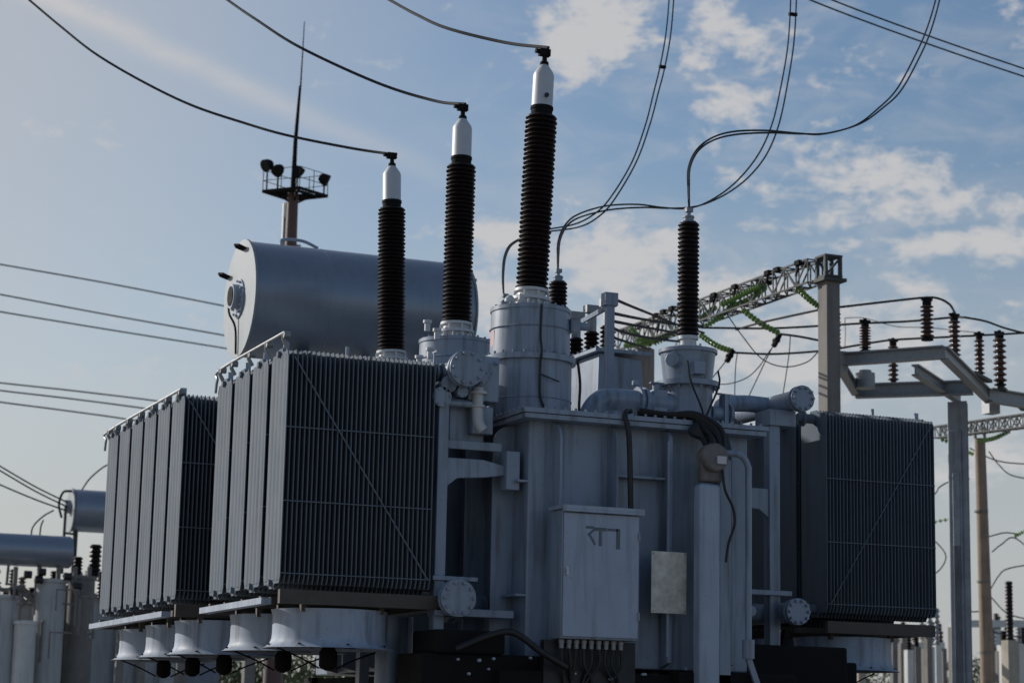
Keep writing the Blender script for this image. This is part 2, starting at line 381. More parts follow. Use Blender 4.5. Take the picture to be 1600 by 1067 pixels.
# hooked rail over each bank, sill angle under each bank
def rail(x, y0, y1, ytops, z=4.93):
    b = MB(); pts = [(x-.02, y0, z), (x-.02, y1-.1, z-.01), (x-.02, y1+.05, z-.1), (x-.02, y1+.1, z-.22)]
    b.tube(smoothline(pts, 5), .014, 8)
    for y in ytops:
        b.tube([(x-.02, y, z), (x-.02, y+.01, z-.06), (x+.02, y+.02, z-.12)], .02, 8); b.cyl((x-.03, y-.02, z-.02), (x+.03, y-.02, z-.02), .03, seg=10)
    b.build('bank_rail', 'zinc', T)
rail(5.11, 17.55, 19.75, [17.56, 18.1, 18.68, 19.28, 19.7], 4.95)
rail(4.95, 20.6, 24.1, [20.7, 21.25, 21.85, 22.45, 23.05, 23.65, 24.05], 4.86)
b = MB(); b.box((5.03, 17.72, 2.60), (5.12, 19.85, 2.655)); b.box((4.87, 20.72, 2.60), (4.96, 24.25, 2.655)); b.build('sill_angle', 'plate', T)
b = MB()
for (x0, x1, y0, y1) in ((5.13, 6.6, 17.5, 19.9), (4.97, 6.4, 20.55, 24.2), (11.18, 12.46, 18.58, 22.2)):
    b.box((x0, y0, 2.60), (x1, y0+.06, 2.72)); b.box((x0, y1-.06, 2.60), (x1, y1, 2.70))
    for k in range(1, 4): b.box((x0, y0+(y1-y0)*k/4, 2.62), (x1, y0+(y1-y0)*k/4+.05, 2.69))
    b.box((x1-.06, y0+.06, 2.61), (x1, y1-.06, 2.69))
b.build('bank_frame', 'rust', T)

# ---------------------------------------------------------------- fans
def fan_proto():
    prof = [(.515, .0), (.51, -.02), (.50, -.06), (.50, -.20), (.505, -.255), (.52, -.29), (.555, -.322), (.585, -.335)]
    inner = [(rr-.012, h) for rr, h in prof[::-1]]
    b = MB(); pr = prof+inner; b.rings([(0, 0, h) for r, h in pr], [r for r, h in pr], 48, ax=Vector((0, 0, 1)), caps=False)
    o = b.build('fan', 'fan', T, local=True)
    m = MB(); m.cyl((0, 0, -.30), (0, 0, .02), .10, seg=20)
    mo = MB(); mo.lathe([(.02, -.52), (.06, -.50), (.08, -.48), (.08, -.36), (.06, -.33), (.06, -.31)], (0, 0, 0), (0, 0, 1), 20)
    for k in range(2):
        a = k*3.1+.4; mo.tube(smoothline([(.1*math.cos(a), .1*math.sin(a), -.5), (.3*math.cos(a), .3*math.sin(a), -.42), (.56*math.cos(a), .56*math.sin(a), -.34)], 4), .008, 6)
    mo.build('fan_motor', 'dark', o, local=True)
    for k in range(7):
        a = k/7*2*math.pi; c, s = math.cos(a), math.sin(a)
        m.prism([(c*.1-s*.04, s*.1+c*.04, -.13), (c*.1+s*.04, s*.1-c*.04, -.2), (c*.47+s*.12, s*.47-c*.12, -.2), (c*.47-s*.08, s*.47+c*.08, -.13)], (0, 0, .008))
    m.build('impeller', 'dark', o, local=True)
    g_ = MB()
    for k in range(1, 6):
        rr = .1*k; g_.tube([(rr*math.cos(t*math.pi/18), rr*math.sin(t*math.pi/18), -.30) for t in range(37)], .004, 4)
    for k in range(4):
        a = k*math.pi/4; g_.bar((-.56*math.cos(a), -.56*math.sin(a), -.305), (.56*math.cos(a), .56*math.sin(a), -.305), .012)
    g_.build('fan_guard', 'dark', o, local=True)
    l = MB()
    for k in range(4):
        a = math.pi/4+k*math.pi/2; l.bar((.5*math.cos(a), .5*math.sin(a), -.03), (.5*math.cos(a), .5*math.sin(a), .12), .05)
    l.box((-.56, -.04, .04), (.56, .04, .1)); l.build('fan_bracket', 'rust', o, local=True)
    return o
fan = fan_proto(); fan.location = rel(5.74, 18.0, 2.575)
for (x, y) in ((5.70, 19.25), (5.58, 20.92), (5.58, 22.2), (5.58, 23.5), (11.70, 19.15), (11.75, 20.4), (11.75, 21.6)):
    copy_tree(fan, T, rel(x, y, 2.575))

# ---------------------------------------------------------------- headers, valves
def bolts(b, c, ax, R_, n, r=.012, h=.03):
    ax = Vector(ax); ref = Vector((0, 0, 1)) if abs(ax.z) < .9 else Vector((1, 0, 0)); a = ref.cross(ax).normalized(); d = ax.cross(a)
    for k in range(n):
        t = 2*math.pi*k/n; p = Vector(c)+a*R_*math.cos(t)+d*R_*math.sin(t); b.cyl(p, p+ax*h, r, seg=6)
def main_header(x, z, y0, y1, r, rf):
    b = MB(); b.cyl((x, y0, z), (x, y1, z), r, seg=28); b.cyl((x, y0-.03, z), (x, y0+.0, z), rf, seg=32); b.cyl((x, y0+.03, z), (x, y0+.06, z), rf, seg=32)
    bolts(b, (x, y0-.03, z), (0, -1, 0), rf*.82, 10, .016, .03); bolts(b, (x, y0+.0, z), (0, 1, 0), rf*.82, 10, .012, .03)
    o = b.build('header_pipe', 'paint', T, bevel=.004); return o
main_header(6.73, 4.74, 17.35, 24.0, .115, .165)
h2 = main_header(6.70, 2.70, 17.35, 24.0, .115, .165)
main_header(10.56, 4.86, 18.02, 23.0, .10, .13)
main_header(10.50, 2.76, 18.02, 23.0, .10, .13)
b = MB()
for z in (2.70,):
    b.cyl((6.7, 18.3, z), (XL, 18.3, z), .1, seg=24); b.cyl((6.95, 18.3, z), (7.0, 18.3, z), .17, seg=24); b.cyl((7.03, 18.3, z), (7.08, 18.3, z), .17, seg=24)
    b.cyl((XR, 18.5, z+.06), (10.5, 18.5, z+.06), .09, seg=24); b.cyl((9.95, 18.5, z+.06), (10.05, 18.5, z+.06), .15, seg=24)
b.cyl((10.1, 18.5, 2.76), (10.1, 18.2, 2.76), .05, seg=12)
b.build('bottom_pipe', 'paint', T)
# right top: header pipe elbows down to the cover
b = MB(); b.tube(smoothline([(10.5, 18.6, 4.86), (10.2, 18.6, 4.86), (9.95, 18.55, 4.8), (9.9, 18.5, 4.6), (9.62, 18.45, 4.52), (9.3, 18.4, 4.50)], 5), .085, 20)
b.build('top_pipe', 'paint', T)
b = MB(); pts = smoothline([(6.75, 18.35, 4.74), (7.15, 18.35, 4.74), (7.38, 18.35, 4.68), (7.42, 18.35, 4.42)], 5); b.tube(pts, .10, 20)
b.cyl((6.98, 18.35, 4.74), (7.02, 18.35, 4.74), .17, seg=24); b.cyl((7.05, 18.35, 4.74), (7.09, 18.35, 4.74), .17, seg=24)
b.build('top_pipe', 'paint', T)
# boxy gas relay / valve housing right of the left header
b = MB(); b.box((6.86, 17.62, 4.50), (7.16, 17.95, 4.92)); b.cyl((7.0, 17.5, 4.78), (7.0, 17.64, 4.78), .06, seg=16); b.cyl((6.95, 17.58, 4.62), (6.95, 17.63, 4.62), .03, seg=12)
b.cyl((7.12, 17.58, 4.86), (7.12, 17.63, 4.86), .02, seg=12)
b.build('valve_housing', 'paint', T, bevel=.012)
b = MB(); b.box((6.72, 17.72, 4.12), (7.06, 18.1, 4.52)); b.box((6.68, 17.68, 4.49), (7.12, 18.12, 4.515)); b.box((6.9, 17.6, 4.2), (7.1, 17.72, 4.45))
b.cyl((6.62, 17.6, 4.46), (6.9, 17.6, 4.46), .03, seg=12)
b.build('valve_housing', 'paint', T, bevel=.01)
p = P(746, 640, Y=17.6); b = MB(); b.tube(smoothline([(p.x, p.y, p.z+.20), (p.x, p.y, p.z), (p.x+.01, p.y-.01, p.z-.12), (p.x+.05, p.y-.02, p.z-.19)], 4), .052, 18)
b.cyl((p.x, p.y, p.z+.14), (p.x, p.y, p.z+.165), .085, seg=18); b.cyl((p.x, p.y, p.z+.02), (p.x, p.y, p.z+.04), .07, seg=18); b.build('breather_elbow', 'alu', T)  # bright material paints the sun patch onto the elbow
for (u, v, rr, ll) in ((701, 600, .05, .16), (722, 612, .035, .1), (690, 620, .06, .12), (756, 590, .04, .12)):
    p = P(u, v, Y=17.5); b = MB(); b.cyl((p.x, p.y, p.z), (p.x, p.y+ll, p.z), rr, seg=18); b.cyl((p.x, p.y-.02, p.z), (p.x, p.y, p.z), rr*1.5, seg=18); bolts(b, (p.x, p.y-.02, p.z), (0, -1, 0), rr*1.2, 6, .008, .015); b.build('drain_valve', 'paint', T)
for (u, v) in ((668, 505), (683, 518), (672, 548), (655, 560)):
    p = P(u, v, Y=19.7); b = MB(); b.cyl((p.x, p.y, p.z-.08), (p.x, p.y, p.z), .03, seg=12); b.cyl((p.x, p.y, p.z), (p.x, p.y, p.z+.03), .045, seg=12); b.build('bleed_valve', 'alu', T)
for y in (17.72, 18.33, 18.95, 19.57):
    b = MB(); b.cyl((6.50, y, 4.745), (6.64, y, 4.745), .05, seg=16); b.cyl((6.53, y, 4.745), (6.55, y, 4.745), .088, seg=20); b.cyl((6.565, y, 4.745), (6.585, y, 4.745), .088, seg=20); b.bar((6.557, y, 4.83), (6.557, y, 4.93), .014); b.bar((6.557, y-.08, 4.93), (6.557, y+.04, 4.93), .016); b.build('butterfly_valve', 'paint', T)


# support frames carrying the banks
b = MB()
b.bar((6.60, 17.6, 1.3), (6.60, 17.6, 4.62), .10, .12); b.prism([(6.55, 17.56, 3.96), (7.0, 17.56, 3.96), (7.2, 17.56, 3.92), (7.2, 17.56, 3.83), (7.0, 17.56, 3.80), (6.75, 17.56, 3.78), (6.65, 17.56, 3.70), (6.55, 17.56, 3.6)], (0, .05, 0))
b.box((7.2, 17.5, 3.70), (7.33, 17.66, 4.05)); b.bar((6.60, 19.6, 1.3), (6.60, 19.6, 4.62), .10, .12)
b.box((6.55, 17.5, 2.55), (7.3, 17.7, 2.62)); b.box((6.52, 17.5, 2.86), (6.95, 17.66, 2.90))
b.box((6.62, 17.62, 4.05), (7.2, 17.66, 4.13))
b.build('support_frame', 'paint', T, bevel=.006)
b = MB()
b.bar((10.38, 18.3, 1.3), (10.38, 18.3, 4.66), .12, .12); b.prism([(9.62, 18.26, 3.97), (10.35, 18.26, 3.97), (10.35, 18.26, 3.66), (10.22, 18.26, 3.76), (9.8, 18.26, 3.80), (9.62, 18.26, 3.80)], (0, .05, 0))
b.bar((10.38, 20.6, 1.3), (10.38, 20.6, 4.66), .12, .12); b.box((9.62, 18.2, 2.92), (10.55, 18.3, 2.97)); b.box((10.3, 18.2, 4.6), (10.6, 18.5, 4.76))
b.build('support_frame', 'paint', T, bevel=.006)
# pedestals under the banks
b = MB(); b.cyl((6.36, 18.2, 1.2), (6.36, 18.2, 2.56), .11, seg=20); b.cyl((11.0, 19.6, 1.2), (11.0, 19.6, 2.56), .09, seg=16)
b.build('support_leg', 'paint', T)


# ---------------------------------------------------------------- turrets and bushings
def shed_profile(z0, z1, rc, rs, n):
    out = [(rc*1.06, z0)]; st = (z1-z0)/n
    for i in range(n):
        z = z0+i*st; k = 1.0 if i % 2 == 0 else .965
        out += [(rc, z+st*.12), (rs*k, z+st*.42), (rs*k, z+st*.52), (rc*1.06, z+st*.9)]
    out.append((rc, z1)); return out
def hv_bushing(lean):
    """origin at the top of the turret"""
    b = MB(); b.lathe(shed_profile(.20, 1.93, .130, .158, 38), (0, 0, 0), (0, 0, 1), 32)
    o = b.build('bushing', 'porc', T, local=True)
    b = MB(); b.lathe([(.22, 0), (.22, .03), (.15, .032), (.15, .085), (.19, .087), (.19, .115), (.14, .117), (.135, .17), (.165, .172), (.165, .2), (.12, .201)], (0, 0, 0), (0, 0, 1), 32)
    bolts(b, (0, 0, .03), (0, 0, 1), .195, 12, .014, .04); bolts(b, (0, 0, .085), (0, 0, -1), .175, 12, .010, .035); bolts(b, (0, 0, .115), (0, 0, 1), .172, 8, .012, .05)
    b.build('mounting_flange', 'alu', o, local=True)
    b = MB(); b.lathe([(.105, 1.931), (.105, 1.99), (.112, 1.992), (.112, 2.02), (.10, 2.021), (.10, 2.022)], (0, 0, 0), (0, 0, 1), 32); b.build('neck_ring', 'dark', o, local=True)
    b = MB(); b.lathe([(.106, 2.024), (.103, 2.03), (.102, 2.34), (.092, 2.37), (.045, 2.44), (.035, 2.45)], (0, 0, 0), (0, 0, 1), 32)
    b.build('cap', 'alu', o, local=True)
    b = MB(); b.lathe([(.045, 2.452), (.04, 2.48), (.025, 2.49), (.022, 2.56)], (0, 0, 0), (0, 0, 1), 16); b.box((-.06, -.03, 2.54), (.05, .03, 2.61)); b.cyl((-.1, 0, 2.58), (.0, 0, 2.58), .024, seg=12)
    b.cyl((0.03, -.04, 2.56), (.03, .04, 2.56), .015, seg=8)
    b.build('terminal_clamp', 'dark', o, local=True)
    return o
HV = [((7.70, 18.2), R(2.2)), ((7.67, 20.1), R(.3)), ((7.63, 22.0), R(-1.6))]
proto = hv_bushing(0); hvb = []
for i, ((x, y), ln) in enumerate(HV):
    o = proto if i == 0 else copy_tree(proto, T)
    o.location = rel(x, y, 5.51); o.rotation_euler = (0, ln, 0); o.scale = (1, 1, (1.0, .975, .947)[i]); hvb.append((x, y, ln))
M2 = MB(); M2.cyl((7.775, 18.09, 7.62), (7.775, 18.07, 7.62), .022, seg=12); o = M2.build('cap_plug', 'black', T)
for i, (x, y, ln) in enumerate(hvb):
    b = MB(); b.lathe([(.40, ZT+.046), (.40, 4.98), (.44, 4.982), (.44, 5.035), (.385, 5.037), (.375, 5.47), (.385, 5.472), (.385, 5.508), (.1, 5.509)], (x, y, 0), (0, 0, 1), 48)
    bolts(b, (x, y, 5.035), (0, 0, 1), .415, 24, .013, .03)
    bolts(b, (x, y, 5.50), (0, 0, 1), .355, 20, .013, .03)
    for zz in (4.62, 5.30): b.lathe([(.386 if zz > 5 else .402, zz-.006), (.392 if zz > 5 else .407, zz), (.386 if zz > 5 else .402, zz+.006)], (x, y, 0), (0, 0, 1), 48)
    t = b.build('turret', 'paint', T)
    if i == 0:
        c = MB(); k = x-.02
        c.tube(smoothline([(k-.03, y-.385, 5.50), (k-.04, y-.39, 5.2), (k-.05, y-.45, 5.04), (k-.05, y-.42, 4.9), (k-.04, y-.42, 4.6), (k+.05, y-.44, 4.45)], 5), .012, 8)
        c.tube(smoothline([(x+.41, y-.2, 5.03), (x+.43, y-.22, 4.8), (x+.42, y-.25, 4.5), (x+.55, y-.3, 4.44), (x+.75, y-.4, 4.5)], 5), .014, 8)
        c.tube([(k-.05, y-.42, 4.83), (k+.06, y-.44, 4.79), (k+.14, y-.43, 4.77)], .007, 6)
        c.build('cable', 'black', t)
        c = MB(); c.lathe([(.387, 5.18), (.387, 5.30)], (x, y, 0), (0, 0, 1), 48)
        s = MB(); pts = []
        for kk in range(5):
            a = math.pi+math.radians(-16+kk*5); pts.append((x+.378*math.cos(a), y+.378*math.sin(a)))
        for kk in range(4):
            (xa, ya), (xb, yb) = pts[kk], pts[kk+1]; nx, ny = (xa-x)*.012, (ya-y)*.012
            s.prism([(xa, ya, 5.13), (xb, yb, 5.13), (xb, yb, 5.28), (xa, ya, 5.28)], (nx, ny, 0))
        s.build('warning_sticker', 'red', t); c.b.free()
        c = MB(); c.box((x+.32, y-.24, 5.29), (x+.42, y-.16, 5.42)); c.cyl((x+.42, y-.2, 5.36), (x+.50, y-.2, 5.36), .04, seg=16); c.build('terminal_box', 'paint', t, bevel=.006)
b = MB(); b.cyl((7.52, 18.0, 5.51), (7.52, 18.0, 5.60), .03, seg=12); b.lathe([(.05, 5.54), (.05, 5.57), (.02, 5.6)], (7.42, 18.05, 0), (0, 0, 1), 12); b.build('vent_cap', 'alu', T)

def lv_bushing():
    b = MB(); b.lathe(shed_profile(.14, 1.26, .088, .108, 26), (0, 0, 0), (0, 0, 1), 28); o = b.build('bushing', 'porc', T, local=True)
    b = MB(); b.lathe([(.15, 0), (.15, .03), (.085, .032), (.08, .10), (.1, .102), (.1, .135), (.08, .14)], (0, 0, 0), (0, 0, 1), 28)
    bolts(b, (0, 0, .03), (0, 0, 1), .125, 8, .012, .03); b.build('mounting_flange', 'alu', o, local=True)
    b = MB(); b.lathe([(.075, 1.261), (.075, 1.275), (.05, 1.277), (.05, 1.31), (.058, 1.312), (.052, 1.33), (.02, 1.335), (.018, 1.40)], (0, 0, 0), (0, 0, 1), 20)
    b.box((-.035, -.03, 1.37), (.035, .03, 1.41)); b.build('terminal_clamp', 'steel', o, local=True)
    return o
LV = [(9.23, 17.9), (9.23, 21.05), (9.23, 22.6)]; proto = lv_bushing()
for i, (x, y) in enumerate(LV):
    o = proto if i == 0 else copy_tree(proto, T); o.location = rel(x, y, 5.21)
    b = MB(); b.lathe([(.23, ZT+.046), (.24, 4.84), (.31, 4.842), (.31, 4.89), (.235, 4.892), (.265, 5.17), (.285, 5.172), (.285, 5.207), (.1, 5.208)], (x, y, 0), (0, 0, 1), 40)
    bolts(b, (x, y, 4.84), (0, 0, -1), .275, 16, .012, .025)
    t = b.build('turret', 'paint', T)
    if i == 0:
        c = MB(); c.cyl((x-.19, y-.13, 5.07), (x-.27, y-.19, 5.07), .07, seg=20); c.box((x-.1, y-.33, 4.93), (x+.02, y-.24, 5.05)); c.build('terminal_box', 'paint', t, bevel=.005)
        c = MB(); c.tube(smoothline([(x-.17, y-.32, 5.05), (x-.14, y-.33, 4.86), (x-.02, y-.33, 4.6), (x+.02, y-.3, 4.5), (x+.06, y-.33, 4.6), (x+.16, y-.34, 4.84), (x+.18, y-.28, 4.98)], 5), .010, 8)
        c.build('cable', 'black', t)
        c = MB(); c.lathe([(.03, 4.48), (.03, 4.53), (.01, 4.54)], (x+.02, y-.3, 0), (0, 0, 1), 10); c.build('cable_clip', 'alu', t)
        c = MB(); c.cyl((x+.2, y-.1, 4.60), (x+.42, y-.12, 4.60), .07, seg=18); c.cyl((x+.36, y-.12, 4.60), (x+.38, y-.12, 4.60), .11, seg=18); c.box((x+.30, y-.2, 4.5), (x+.34, y-.08, 4.78)); c.build('relief_valve', 'paint', t)

# low voltage box with three small bushings
b = MB(); b.prism([(8.87, 19.2, ZT+.046), (9.42, 19.2, ZT+.046), (9.37, 19.2, 5.32), (8.89, 19.2, 5.36)], (0, 1.5, 0)); tb = b.build('terminal_turret', 'paint', T, bevel=.01)
b = MB(); b.box((8.82, 19.13, 5.365), (9.45, 20.75, 5.40))
for k in range(14): b.cyl((8.85, 19.2+k*.11, 5.40), (8.85, 19.2+k*.11, 5.43), .012, seg=6)
b.build('cover_flange', 'paint', tb)
sb = None
for y in (19.45, 19.85, 20.25):
    if sb is None:
        b = MB(); b.lathe(shed_profile(.02, .30, .055, .085, 6), (0, 0, 0), (0, 0, 1), 20); sb = b.build('small_bushing', 'porc', T, local=True); o = sb
        b = MB(); b.lathe([(.05, .301), (.05, .46), (.045, .462), (.045, .52)], (0, 0, 0), (0, 0, 1), 16); b.box((-.08, -.05, .50), (.08, .05, .58)); b.build('terminal_clamp', 'zinc', o, local=True)
    else: o = copy_tree(sb, T)
    o.location = rel(9.1, y, 5.40)
b = MB(); b.bar((8.72, 18.6, ZT+.04), (8.72, 18.6, 5.82), .085, .06); b.box((8.65, 18.55, 5.72), (8.79, 18.66, 5.85)); b.bar((8.72, 18.62, 5.72), (8.95, 20.4, 5.74), .03, .05)
b.build('busbar_support', 'paint', T, bevel=.004)
# elbow pipe with valve lying across the front of the cover
b = MB(); pts = smoothline([(8.17, 17.85, 4.42), (8.19, 17.85, 4.52), (8.28, 17.85, 4.63), (8.42, 17.85, 4.66), (8.8, 17.85, 4.66), (9.1, 17.85, 4.66)], 6); b.tube(pts, .105, 24)
b.cyl((8.66, 17.85, 4.66), (8.69, 17.85, 4.66), .14, seg=24); b.cyl((8.72, 17.85, 4.66), (8.75, 17.85, 4.66), .14, seg=24); b.cyl((8.17, 17.85, ZT+.045), (8.17, 17.85, ZT+.08), .17, seg=24)
b.build('top_pipe', 'paint', T)
b = MB(); b.box((8.80, 17.76, 4.54), (8.95, 17.94, 4.78)); b.cyl((8.87, 17.85, 4.78), (8.87, 17.85, 4.84), .04, seg=16); b.box((8.80, 17.82, 4.84), (8.96, 17.88, 4.86)); b.cyl((8.6, 17.75, 4.79), (8.6, 17.75, 4.84), .035, seg=12)
b.build('valve_housing', 'paint', T, bevel=.01)
# cable bundles
b = MB()
random.seed(11)
for k in range(7):
    o1 = random.uniform(-.04, .04); o2 = random.uniform(-.03, .03); o3 = random.uniform(-.05, .05)
    b.tube(smoothline([(8.42, YF+.02+o1, 4.46+o2), (8.7, YF-.02+o1, 4.45+o2*.5), (8.9, YF-.10+o1, 4.45+o2), (9.0+o3, YF-.17+o1, 4.36+o2*2), (9.08+o3*1.5, YF-.26, 4.25+o2*2), (9.07+o3*1.2, YF-.33, 4.08)], 6), .022, 8)
for k in range(4):
    b.tube(smoothline([(9.0, YF-.12, 4.42), (8.93-k*.02, YF-.17, 4.36-.02*k), (8.98, YF-.2, 4.24), (9.0, YF-.28, 4.12)], 5), .03, 8)
b.tube(smoothline([(8.32, YF-.02, 4.47), (8.22, YF-.12, 4.42), (8.25, YF-.15, 4.2), (8.27, YF-.16, 3.55)], 6), .026, 10)
b.tube(smoothline([(9.06, YF-.42, 3.95), (9.08, YF-.44, 3.75), (9.17, YF-.42, 3.60), (9.19, YF-.42, 3.45), (9.13, YF-.42, 3.28), (9.10, YF-.42, 3.1)], 6), .013, 8)
b.tube(smoothline([(6.6, YF-.2, 2.25), (6.9, YF-.28, 2.38), (7.1, YF-.3, 2.4), (7.35, YF-.3, 2.25), (7.6, YF-.3, 2.12)], 6), .03, 10)
b.build('cable_bundle', 'black', T)
# temperature gauge head on a cable duct
b = MB(); b.cyl((8.98, YF-.46, 4.04), (8.98, YF-.3, 4.04), .13, seg=32); b.box((8.86, YF-.4, 3.82), (9.08, YF-.3, 4.0)); o = b.build('motor_drive', 'gauge', T, bevel=.02)
b = MB(); b.box((8.98, YF-.485, 3.98), (9.07, YF-.462, 4.05)); b.build('data_plate', 'alu', o)
b = MB(); b.box((8.845, YF-.42, 1.3), (9.05, YF-.26, 3.80)); b.build('cable_duct', 'plate', T, bevel=.03)
b = MB(); b.box((9.10, YF-.3, 1.3), (9.22, YF-.12, 4.05)); b.build('cable_duct', 'paint', T, bevel=.008)
b = MB(); b.tube(smoothline([(9.12, YF-.35, 4.10), (9.28, YF-.35, 4.09), (9.36, YF-.35, 4.0), (9.37, YF-.35, 3.8), (9.37, YF-.35, 2.4)], 5), .03, 14); b.cyl((9.37, YF-.35, 2.25), (9.37, YF-.35, 2.42), .055, seg=14); b.bar((9.37, YF-.35, 2.25), (9.6, YF-.4, 1.6), .05)
b.build('drain_pipe', 'paint', T)
# control cabinet
b = MB(); b.box((7.53, 16.99, 2.37), (8.29, 17.22, 3.50)); cab = b.build('control_cabinet', 'paint', T, bevel=.008)
b = MB(); b.box((7.54, 16.968, 2.39), (8.27, 16.986, 3.47)); door = b.build('cabinet_door', 'plate', cab, bevel=.004)
b = MB(); b.box((7.51, 16.93, 3.503), (8.31, 17.24, 3.535)); b.box((7.51, 16.93, 3.48), (8.31, 16.94, 3.502)); b.build('cabinet_lid', 'plate', cab)
b = MB(); b.cyl((7.57, 16.95, 2.98), (7.57, 16.967, 2.98), .016, seg=12); b.box((7.56, 16.94, 2.92), (7.58, 16.96, 2.98)); b.build('handle', 'alu', door)
b = MB()
for zz in (2.55, 3.25): b.cyl((8.272, 16.962, zz), (8.272, 16.962, zz+.07), .011, seg=10)
b.build('hinge', 'zinc', door)
b = MB()   # dark lettering on the door
zt = 3.35; y_ = 16.9655
def stroke(x0, z0, x1, z1, w_=.022):
    d = Vector((x1-x0, 0, z1-z0)).normalized(); n = Vector((-d.z, 0, d.x))*w_/2; p, q = Vector((x0, y_, z0)), Vector((x1, y_, z1))
    b.prism([p-n, q-n, q+n, p+n], (0, .003, 0))
stroke(7.75, zt, 7.83, zt, .022); stroke(7.84, zt-.01, 7.77, zt-.07, .02); stroke(7.79, zt-.07, 7.84, zt-.15, .02)
stroke(7.84, zt-.012, 7.95, zt-.012, .03); stroke(7.89, zt-.03, 7.89, zt-.16, .028)
stroke(7.96, zt-.012, 8.06, zt-.012, .022); stroke(8.065, zt, 8.065, zt-.18, .038)
b.build('lettering', 'letter', door)
b = MB()
for k in range(9): b.lathe([(.022, 2.29), (.022, 2.335), (.028, 2.336), (.028, 2.366)], (7.58+k*.072, 17.08, 0), (0, 0, 1), 10)
b.build('cable_glands', 'zinc', cab)
b = MB(); random.seed(5)
for k in range(9):
    x = 7.58+k*.072; b.tube(smoothline([(x, 17.08, 2.31), (x+random.uniform(-.02, .02), 17.08, 2.15), (x+random.uniform(-.12, .12), 17.12, 1.95), (x+random.uniform(-.2, .2), 17.1, 1.5)], 5), .014, 8)
b.build('cable_bundle', 'black', cab)
b = MB(); b.box((7.44, 17.14, 1.21), (8.33, 17.22, 2.362)); b.build('shaded_cable_tray', 'black', cab)  # tray widened into a black sheet to fill the darkness below the cabinet
# rating plate on a thin bracket rod
b = MB(); b.bar((8.66, YF-.13, 2.25), (8.66, YF-.13, 4.2), .02); b.build('plate_bracket', 'paint', T)
b = MB(); b.box((8.48, YF-.165, 2.635), (8.835, YF-.155, 3.19)); pl = b.build('rating_plate', 'plaque', T, bevel=.002)
b = MB()
for (x, z) in ((8.50, 2.655), (8.815, 2.655), (8.50, 3.17), (8.815, 3.17)): b.cyl((x, YF-.170, z), (x, YF-.165, z), .007, seg=8)
b.build('screw', 'zinc', pl)
# diagonal darker supports and clutter near the foot
b = MB(); b.bar((10.6, 18.4, 2.6), (10.3, 18.4, 1.3), .06); b.bar((9.8, 18.3, 2.5), (10.2, 18.3, 1.3), .05); b.bar((10.9, 18.8, 2.3), (11.4, 18.9, 1.3), .03)
b.build('brace', 'dark', T)
random.seed(21); b = MB()
for k in range(40):
    x = random.uniform(6.3, 8.9); z = random.uniform(1.7, 2.2); b.cyl((x, YF-.17, z), (x, YF-.2, z), random.uniform(.008, .016), seg=8)
b.build('bolt_heads', 'plate', T)

# ---------------------------------------------------------------- conservator
cx0, cx1, cyy, cz, crad = 6.5, 9.26, 24.3, 6.60, .70
b = MB(); b.lathe([(crad-.02, 0), (crad, .004), (crad, cx1-cx0-.004), (crad-.02, cx1-cx0)], (cx0, cyy, cz), (1, 0, 0), 72)
cons = b.build('conservator', 'cons', T)
for xs in (.92, 1.84):
    b = MB(); b.lathe([(crad+.0005, xs-.008), (crad+.004, xs), (crad+.0005, xs+.008)], (cx0, cyy, cz), (1, 0, 0), 72); b.build('weld_seam', 'cons', cons)
b = MB(); b.lathe([(crad+.018, -.03), (crad+.022, -.012), (crad+.022, -.002)], (cx0, cyy, cz), (1, 0, 0), 72)
e = b.build('end_plate', 'consend', cons)
b = MB(); b.cyl((cx0-.05, cyy, cz), (cx0-.03, cyy, cz), .24, seg=32); b.cyl((cx0-.14, cyy, cz+.02), (cx0-.05, cyy, cz+.02), .15, seg=28); bolts(b, (cx0-.05, cyy, cz), (-1, 0, 0), .21, 12, .014, .03); g_ = b.build('level_gauge', 'plate', e)
b = MB(); b.cyl((cx0-.15, cyy, cz+.02), (cx0-.14, cyy, cz+.02), .12, seg=28); b.tube(smoothline([(cx0-.1, cyy+.15, cz+.1), (cx0-.12, cyy+.12, cz-.15), (cx0-.06, cyy+.02, cz-.35), (cx0-.05, cyy-.02, cz-.68)], 5), .014, 8); b.build('gauge_dial', 'dark', g_)
b = MB()
for (dy, dz) in ((.55, .38), (-.15, .60)):
    y, z = cyy+dy, cz+dz
    b.tube([(cx0-.03, y-.05, z-.02), (cx0-.12, y-.06, z+.01), (cx0-.15, y, z+.02), (cx0-.12, y+.06, z+.01), (cx0-.03, y+.05, z-.02)], .018, 8)
b.build('lifting_lug', 'dark', e)
b = MB()
for x in (7.2, 8.8): b.box((x-.08, cyy-.5, 4.1), (x+.08, cyy+.5, 5.95))
b.build('saddle', 'paint', cons)
b = MB(); b.tube(smoothline([(6.95, cyy-.1, cz+.70), (6.95, cyy-.1, cz+.76), (7.2, cyy-.1, cz+.77), (7.4, cyy-.1, cz+.70)], 4), .02, 8); b.build('grab_handle', 'plate', cons)
b = MB(); b.lathe([(crad+.018, .0), (crad+.022, .02), (crad-.1, .05)], (cx1+.004, cyy, cz), (1, 0, 0), 72); b.tube([(cx1+.05, cyy-.3, cz+.45), (cx1+.15, cyy-.3, cz+.47)], .02, 8); b.build('end_plate', 'consend', cons)
b = MB(); b.tube([(8.0, 24.0, 5.95), (8.0, 23.4, 5.4), (8.0, 22.6, 5.2), (8.3, 21.5, 4.9), (8.3, 20.6, 4.75), (8.3, 20.3, 4.42)], .05, 14); b.build('oil_pipe', 'paint', T)

